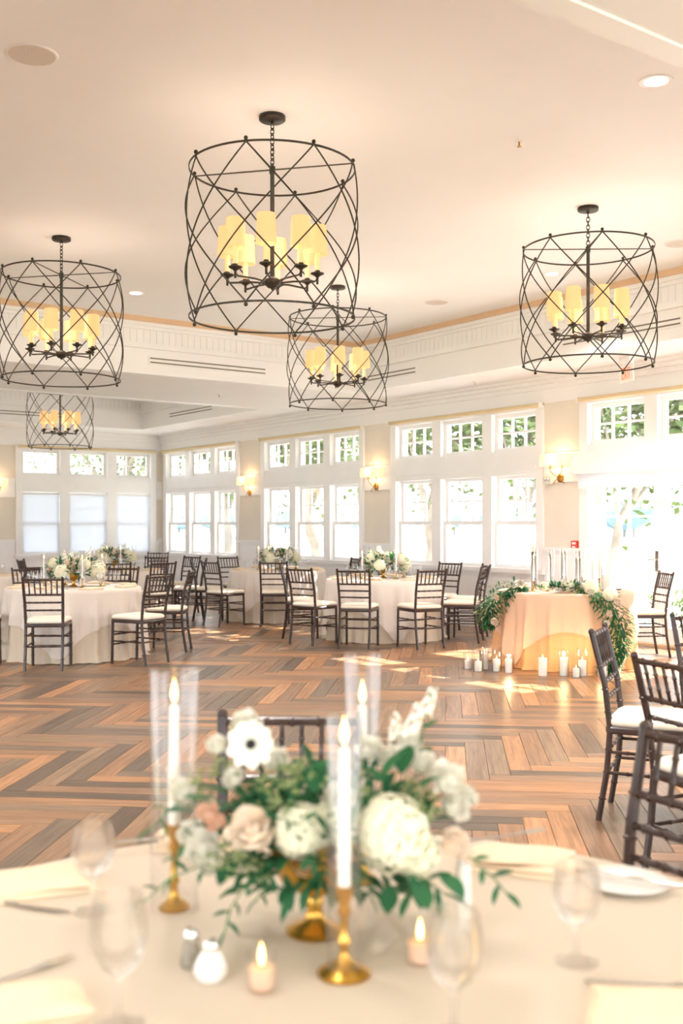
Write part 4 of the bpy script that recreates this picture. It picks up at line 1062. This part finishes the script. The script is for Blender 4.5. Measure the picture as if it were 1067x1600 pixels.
for k, (dx, dy, r, h, gr_, gh_, lb) in enumerate(FCN):
    pillar(sw(dx, dy, 0.0), lb, r, h, gr_, gh_, True, gflo, 1.6 if k in (3, 5, 8) else 0)
t = thing('plate_setting', 'white plate on the right end of the candle table', 'plate', sw(0.52, 0.08))
link('plate', PLATE, t, (0,0,0), (0,0,0), 1.5); 

# ------------------------------------------------------------------ foreground table
def tp(x, y, z=ZF): return cw(x, y, z)
gfg = 'taper candles on the foreground table'
hurricane(tp(0.004, 1.600), 'brass candlestick with lit white taper, front centre of the foreground table', 0.385, 0.0275, 0.135, 0.040, 0.222, True, gfg)
hurricane(tp(-0.297, 1.875), 'lit taper in wide glass cylinder, left behind the foreground flowers', 0.425, 0.043, 0.15, 0.027, 0.225, True, gfg, False)
hurricane(tp(0.040, 2.02), 'lit taper in glass cylinder behind the foreground flowers', 0.435, 0.035, 0.13, 0.030, 0.22, True, gfg, False)
pillar(tp(0.205, 1.775), 'slim white candle right of the foreground flowers', 0.0125, 0.112, None, None, False)
def votive(p, label):
    t = thing('votive_candle', label, 'candle', p, 0, 'votive candles on the foreground table')
    MB().lathe([(0.001,0.0),(0.018,0.0),(0.0195,0.004),(0.0225,0.055),(0.0215,0.055),(0.0185,0.006),(0.001,0.005)], 24).build('glass', M['clear'], t, smooth=True, ang=50)
    MB().lathe([(0.001,0.006),(0.0175,0.006),(0.0195,0.034),(0.001,0.033)], 20).build('candle', M['frost'], t, smooth=True, ang=50)
    flame(t, 0.034, 0.8)
votive(tp(-0.117, 1.545), 'lit votive candle in glass, left of the brass candlestick')
votive(tp(0.122, 1.640), 'lit votive candle in glass, right of the brass candlestick')
t = thing('pepper_shaker', 'grey pepper shaker with metal cap beside the white shaker', 'shaker', tp(-0.232, 1.63))
MB().lathe([(0.001,0),(0.016,0),(0.017,0.004),(0.013,0.035),(0.012,0.042)], 16).build('body', vary(mat('pepper_grey', rgb(150,140,126), 0.5), rgb(160,150,134), rgb(126,116,104), 200), t, smooth=True)
MB().lathe([(0.012,0.042),(0.0125,0.05),(0.008,0.058),(0.001,0.060)], 16).build('cap', M['steel'], t, smooth=True)
t = thing('salt_shaker', 'white teardrop salt shaker with metal cap', 'shaker', tp(-0.196, 1.585))
MB().lathe([(0.001,0),(0.020,0),(0.0255,0.008),(0.026,0.018),(0.019,0.034),(0.012,0.044)], 18).build('body', M['china'], t, smooth=True)
MB().lathe([(0.012,0.044),(0.0125,0.052),(0.008,0.059),(0.001,0.061)], 16).build('cap', M['steel'], t, smooth=True)
gw = 'stemmed glasses on the foreground table'
wineglass(tp(-0.438, 1.86), 'clear stemmed glass, far left of the foreground table', 0.97, 0.86, gw)
wineglass(tp(-0.303, 1.435), 'larger clear stemmed glass, front left of the foreground table', 1.0, 1.0, gw)
wineglass(tp(0.366, 1.645), 'clear stemmed glass, right of the foreground table', 0.99, 0.84, gw)
wineglass(tp(0.150, 1.405), 'clear stemmed glass at the bottom centre of the foreground table', 0.97, 0.94, gw)
gn = 'napkins on the foreground table'
napkin(tp(-0.60, 1.98, ZF), -YAW+0.35, 1, 'folded champagne napkin at the left rear of foreground table', gn)
napkin(tp(-0.285, 2.26, ZF), -YAW+0.12, 2, 'folded champagne napkin behind the left hurricane candle', gn)
napkin(tp(0.36, 2.10, ZF), -YAW-0.30, 2, 'tall folded champagne napkin at the right rear of foreground table', gn)
napkin(tp(-0.475, 1.455, ZF), -YAW+0.5, 0, 'folded champagne napkin at the bottom left corner', gn)
napkin(tp(0.475, 1.45, ZF), -YAW-0.15, 1, 'folded champagne napkin at the bottom right corner', gn)
flat('knife', KNIFE, tp(-0.575, 1.885, ZF+0.001), -YAW-0.35, 'steel knife before the left rear napkin', 'knife')
flat('knife', KNIFE, tp(-0.37, 2.22, ZF+0.02), -YAW+0.35, 'steel knife on the napkin behind left hurricane', 'knife')
flat('fork', FORK, tp(0.345, 2.20, ZF+0.03), -YAW+0.45, 'steel fork beside the right rear napkin', 'fork')
flat('fork', FORK, tp(-0.485, 1.59, ZF+0.001), -YAW+0.8, 'steel fork near the bottom left napkin', 'fork')
flat('fork', FORK, tp(0.46, 1.555, ZF+0.001), -YAW-0.1, 'steel fork above the bottom right napkin', 'fork')
tag(link('bread_plate', PLATE, None, tp(0.535, 1.99, ZF)), 'white bread plate at the right of the foreground table', 'plate')
flat('knife', KNIFE, tp(0.535, 1.995, ZF+0.013), -YAW+2.6, 'steel butter knife lying on the bread plate', 'knife')

# big centrepiece: every bloom placed as it stands
B0 = (-0.045, 1.765)
FC = thing('flower_centrepiece', 'large blurred bouquet of roses, hydrangea and anemone in gold compote, foreground', 'flowers', tp(B0[0], B0[1]), -YAW)
compote(FC, 1.0)
def bl(px, py, d): return Vector(((px-533.5)*d/1650-B0[0], d-B0[1], EYE-(py-820)*d/1650-ZF))
blooms = [('hydrangea',HYD,612,1302,1.665,0.062),('garden_rose',ROSE_B,390,1297,1.655,0.045),('hydrangea',HYD,468,1298,1.675,0.045),('white_rose',ROSE_W,385,1130,1.80,0.034),
          ('white_rose',ROSE_W,338,1163,1.76,0.022),('white_rose',ROSE_W,312,1322,1.69,0.036),('peach_rose',ROSE_P,336,1284,1.69,0.020),('dusty_rose',ROSE_M,532,1335,1.66,0.026),
          ('white_rose',ROSE_W,702,1215,1.72,0.036),('white_rose',ROSE_W,712,1258,1.72,0.030),('garden_rose',ROSE_B,712,1318,1.69,0.031),('white_rose',ROSE_W,578,1168,1.80,0.028),
          ('white_rose',ROSE_W,285,1235,1.80,0.030),('white_rose',ROSE_W,640,1160,1.84,0.026),('garden_rose',ROSE_B,480,1345,1.70,0.028),('white_rose',ROSE_W,525,1250,1.76,0.035),('hydrangea',HYD,505,1292,1.69,0.036),('white_rose',ROSE_W,298,1300,1.72,0.028),('white_rose',ROSE_W,325,1345,1.67,0.028),('hydrangea',HYD,648,1335,1.68,0.040),('white_rose',ROSE_W,612,1182,1.80,0.030),('white_rose',ROSE_W,662,1190,1.78,0.028),('white_rose',ROSE_W,362,1215,1.72,0.022),('peach_rose',ROSE_P,322,1268,1.70,0.022),('white_rose',ROSE_W,728,1245,1.74,0.026),('white_rose',ROSE_W,430,1185,1.82,0.028)]
for nm, me, px, py, d, r in blooms:
    q = bl(px, py, d); o = link(nm, me, FC, q, look((q.x*1.5, -0.55, (q.z-0.14)*2+0.35), px), r)
a = link('anemone', ANE, FC, bl(392,1163,1.71), look((-0.08,-1,0.25)), 0.040); link('anemone_eye', ANEYE, a)
for px, py, d, r, tl in ((640,1150,1.82,0.030,(0.3,0,1)),(662,1120,1.86,0.028,(0.35,0,1)),(618,1160,1.85,0.026,(0.0,0,1)),(282,1250,1.86,0.030,(-0.3,0,1)),(690,1240,1.76,0.030,(0.6,-.2,1)),(372,1175,1.84,0.024,(-.1,0,1))):
    link('sweet_pea', SPRAY, FC, bl(px, py, d), look(tl), r)
for px, py, d, r in ((455,1215,1.74,0.036),(350,1205,1.74,0.03),(645,1240,1.74,0.03),(420,1230,1.7,0.03),(340,1345,1.68,0.026),(400,1362,1.67,0.028),(545,1205,1.8,0.03),(440,1260,1.68,0.04),(470,1225,1.69,0.045),(360,1350,1.65,0.035),(660,1270,1.70,0.04),(320,1230,1.74,0.035),(560,1240,1.70,0.03)):
    link('seeded_filler', FILL, FC, bl(px, py, d), look((0,-0.5,1), px), r)
rnd = random.Random(77)
nleaf = [0]
def sprig(pts, n, ls, me, spread=0.9):
    s = MB().tube(pts, 0.0014, 5).build('sprig', M['stem'], FC)
    P = [Vector(p) for p in pts]
    for i in range(n):
        u = (i+0.6)/n*(len(P)-1); k = min(int(u), len(P)-2); q = P[k].lerp(P[k+1], u-k); tdir = (P[k+1]-P[k]).normalized()
        side = 1 if i % 2 else -1; sd = tdir.cross(Vector((rnd.uniform(-.4,.4), -1, rnd.uniform(-.3,.6)))).normalized()*side
        d = (tdir*0.7+sd*spread+Vector((0,0,rnd.uniform(-.15,.15)))).normalized()
        if i == n-1: d = tdir
        link('leaf', me, s, q, (d.to_track_quat('X', 'Z') @ Euler((rnd.uniform(-.6,.6),0,0)).to_quaternion()).to_euler(), ls*rnd.uniform(0.8, 1.2)); nleaf[0] += 1
vines = [([(440,1330,1.72),(330,1300,1.72),(285,1320,1.70),(272,1370,1.70)],7,0.030),([(420,1340,1.70),(330,1345,1.68),(262,1375,1.66),(225,1410,1.65)],7,0.030),
         ([(430,1350,1.68),(385,1380,1.65),(360,1420,1.63),(350,1462,1.62)],8,0.028),([(650,1300,1.72),(735,1340,1.70),(770,1370,1.68),(795,1400,1.66)],7,0.030),
         ([(640,1330,1.70),(650,1370,1.68),(640,1400,1.66)],5,0.04),([(500,1330,1.68),(505,1360,1.66),(500,1390,1.66)],5,0.030),([(560,1345,1.68),(575,1380,1.66),(582,1410,1.66)],5,0.030),
         ([(430,1360,1.68),(410,1390,1.66),(398,1410,1.66)],4,0.03),([(640,1250,1.78),(655,1170,1.84),(672,1090,1.88)],8,0.028),([(340,1270,1.74),(275,1255,1.74),(232,1300,1.74)],6,0.032),([(600,1350,1.66),(665,1375,1.64),(700,1400,1.64)],5,0.05)]
for pts, n, ls in vines: sprig([tuple(bl(*q)) for q in pts], n, ls, LEAF)
for i in range(26):
    w = rnd.uniform(0, 6.283); el = rnd.uniform(0.0, 1.0)
    d = Vector((math.cos(w)*math.cos(el), math.sin(w)*math.cos(el)*0.8, math.sin(el)*0.8)); c0 = Vector((0.02, 0, 0.15))
    sprig([c0+d*0.06, c0+d*0.13+Vector((0,0,0.01)), c0+d*rnd.uniform(0.18, 0.23)+Vector((0,0,-0.01))], 6, rnd.uniform(0.034, 0.048), LEAF if i % 3 else LEAFN)
for px, py, d, ls, dr in ((492,1235,1.70,0.075,(0.3,-.5,0.7)),(512,1225,1.71,0.070,(-0.4,-.5,.6)),(600,1212,1.72,0.065,(0.5,-.4,.6)),(598,1222,1.71,0.060,(-0.5,-.5,.4)),(628,1208,1.74,0.06,(.2,-.5,.8)),(660,1228,1.71,0.055,(.4,-.6,.3)),(650,1380,1.64,0.055,(.2,-.6,-.4)),(685,1362,1.65,0.06,(.5,-.5,-.5)),(330,1255,1.70,0.055,(-.6,-.5,.2)),(352,1240,1.70,0.06,(-.5,-.6,.3)),(365,1345,1.66,0.05,(-.3,-.6,-.5)),(610,1385,1.64,0.05,(-.1,-.6,-.5)),(300,1268,1.7,0.05,(-.8,-.4,.0)),(468,1250,1.69,0.05,(-.5,-.6,.4))):
    link('broad_leaf', LEAFW, FC, bl(px, py, d), Vector(dr).to_track_quat('X', 'Z').to_euler(), ls)
tag(foliage_blob(FC, 420, 0.15, 0.11, 0.12, (0.02,0,0.14), 0.046, 91, 'leaf', 0.55), kind='stuff')

# ------------------------------------------------------------------ outside
GZ = -0.25
tag(MB().box(XW+0.3, 61.4, -60, 120, GZ-0.3, GZ).build('lawn', M['lawn']), 'pale lawn outside the windows', 'lawn', kind='stuff')
tag(boxes('lawn', [(-70, XW+0.3, YB+0.3, 120, GZ-0.3, GZ), (-70, XL-0.3, -60, YB+0.3, GZ-0.3, GZ), (XL-0.3, XW+0.3, -60, YF-0.3, GZ-0.3, GZ)], M['lawn']), 'pale lawn around the far and rear side of the hall', 'lawn', kind='stuff')
tag(MB().box(XW+0.3, XW+4.5, -4, YB, GZ, GZ+0.06).build('patio', M['patio']), 'pale concrete terrace outside the doors', 'terrace', kind='structure')
tag(MB().bbox(61.5, 62.6, -60, 400, GZ-1.2, GZ+0.25, 0.1).build('seawall', M['stone']), 'low grey stone seawall at the lawn end', 'wall', kind='structure')
tag(MB().box(62.6, 900, -700, 900, -1.7, -1.5).build('water', M['water']), 'bright water beyond the seawall', 'water', kind='stuff')
tag(MB().box(-300, 62, 120, 900, -1.7, -1.5).build('water', M['water']), 'bright water beyond the far lawn', 'water', kind='stuff')
mb = MB(); rnd = random.Random(8)
for i in range(80):
    r_ = rnd.uniform(8, 14); mb.lathe([(r_,0.002),(r_*0.85,0.45),(r_*0.4,0.6),(0.01,0.62)], 10, (130+rnd.uniform(-12,12), -120+i*7, -1.5))
tag(mb.build('marsh', M['marsh'], smooth=True), 'low yellow green marsh strip across the water', 'marsh', kind='stuff')
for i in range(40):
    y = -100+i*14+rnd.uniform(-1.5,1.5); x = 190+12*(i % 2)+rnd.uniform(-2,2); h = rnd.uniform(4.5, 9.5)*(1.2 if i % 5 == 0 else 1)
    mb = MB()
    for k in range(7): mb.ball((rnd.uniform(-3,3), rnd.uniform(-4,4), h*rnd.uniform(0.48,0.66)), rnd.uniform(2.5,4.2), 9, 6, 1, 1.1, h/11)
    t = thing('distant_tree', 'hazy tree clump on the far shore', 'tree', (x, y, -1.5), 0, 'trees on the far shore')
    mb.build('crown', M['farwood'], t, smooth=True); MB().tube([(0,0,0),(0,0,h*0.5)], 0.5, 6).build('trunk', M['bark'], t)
def tree(p, label, lean, h, tr, cr, nl, seed, cz=None, ls=0.2):
    rnd = random.Random(seed); t = thing('shade_tree', label, 'tree', (p.x, p.y, GZ), 0, 'trees on the lawn')
    base = Vector((0,0,0)); pts = [base]; k = 7
    for i in range(1, k+1):
        u = i/k; pts.append(Vector((lean[0]*u+rnd.uniform(-.12,.12), lean[1]*u+rnd.uniform(-.12,.12), h*0.62*u)))
    MB().tube(pts, [tr*(1.25 if i == 0 else 1-0.06*i) for i in range(k+1)], 10).build('trunk', M['bark'], t, smooth=True)
    top = pts[-1]; ends = []
    for i in range(9):
        w = i*2.4; s0 = pts[3+i % 4]; e = top+Vector((math.cos(w)*cr*rnd.uniform(.5,.95), math.sin(w)*cr*rnd.uniform(.5,.95), rnd.uniform(-0.25, 0.45)*h*0.5)); mid = s0.lerp(e, 0.5)+Vector((0,0,0.3))
        MB().tube([s0, mid, e], [tr*0.45, tr*0.28, tr*0.1], 6).build('branch', M['bark'], t, smooth=True); ends += [e, mid]
    mb = MB()
    for i in range(nl):
        e = ends[rnd.randrange(len(ends))]; q = e+Vector((rnd.gauss(0,0.55), rnd.gauss(0,0.55), rnd.gauss(0,0.5)))
        d = Vector((rnd.gauss(0,1), rnd.gauss(0,1), rnd.gauss(-.4,.7))).normalized(); sx = d.orthogonal().normalized()*ls*0.3; l = ls*rnd.uniform(.7,1.3)
        a = q; b = q+d*l; mid = q+d*l*0.5
        mb.add([a, mid+sx, b, mid-sx], [(0,1,2,3)])
    tag(mb.build('foliage', M['treeleaf'], t), kind='stuff')
tree(cw(1.65,21.2), 'leafy tree behind the left pane of the wide near window', (0.25,-0.3), 6.6, 0.15, 2.3, 3600, 61)
tree(cw(-0.62,24.5), 'leafy tree behind the middle triple window', (-0.2,0.3), 6.8, 0.17, 2.3, 3600, 62)
tree(cw(3.55,19.6), 'slender leafy tree behind the right pane of wide near window', (0.1,0.2), 6.2, 0.09, 2.1, 3600, 63)
tree(cw(4.15,17.0), 'leaning tree outside the garden doors', (1.1,-0.5), 6.4, 0.085, 2.2, 3600, 64)
tree(cw(-2.9,26.0), 'leafy tree behind the far corner window', (0.2,0.2), 7.0, 0.16, 2.4, 3600, 65)
tree(cw(-5.9,28.5), 'leafy tree behind the far end wall window', (0.2,0.2), 7.5, 0.18, 2.8, 3600, 66)
tree(cw(6.6,17.5), 'leafy tree outside beyond the right edge', (-0.2,0.2), 6.6, 0.14, 2.3, 3000, 67)
tree(cw(0.6,27.5), 'farther leafy tree between the two middle windows', (0.2,0.1), 7.6, 0.16, 2.6, 3200, 68)
for i, (x, y) in enumerate(((4.75,15.2),(5.3,15.0))):
    p = cw(x, y); t = thing('garden_shrub', 'rounded green shrub on the terrace edge, %s of two outside the doors' % ('left', 'right')[i], 'shrub', (p.x, p.y, GZ), 0, 'shrubs outside the doors')
    foliage_blob(t, 240, 0.45, 0.45, 0.55, (0,0,0.3), 0.12, 70+i, 'treeleaf', 0.3); MB().tube([(0,0,0),(0,0,0.4)], 0.03, 6).build('stem', M['bark'], t)
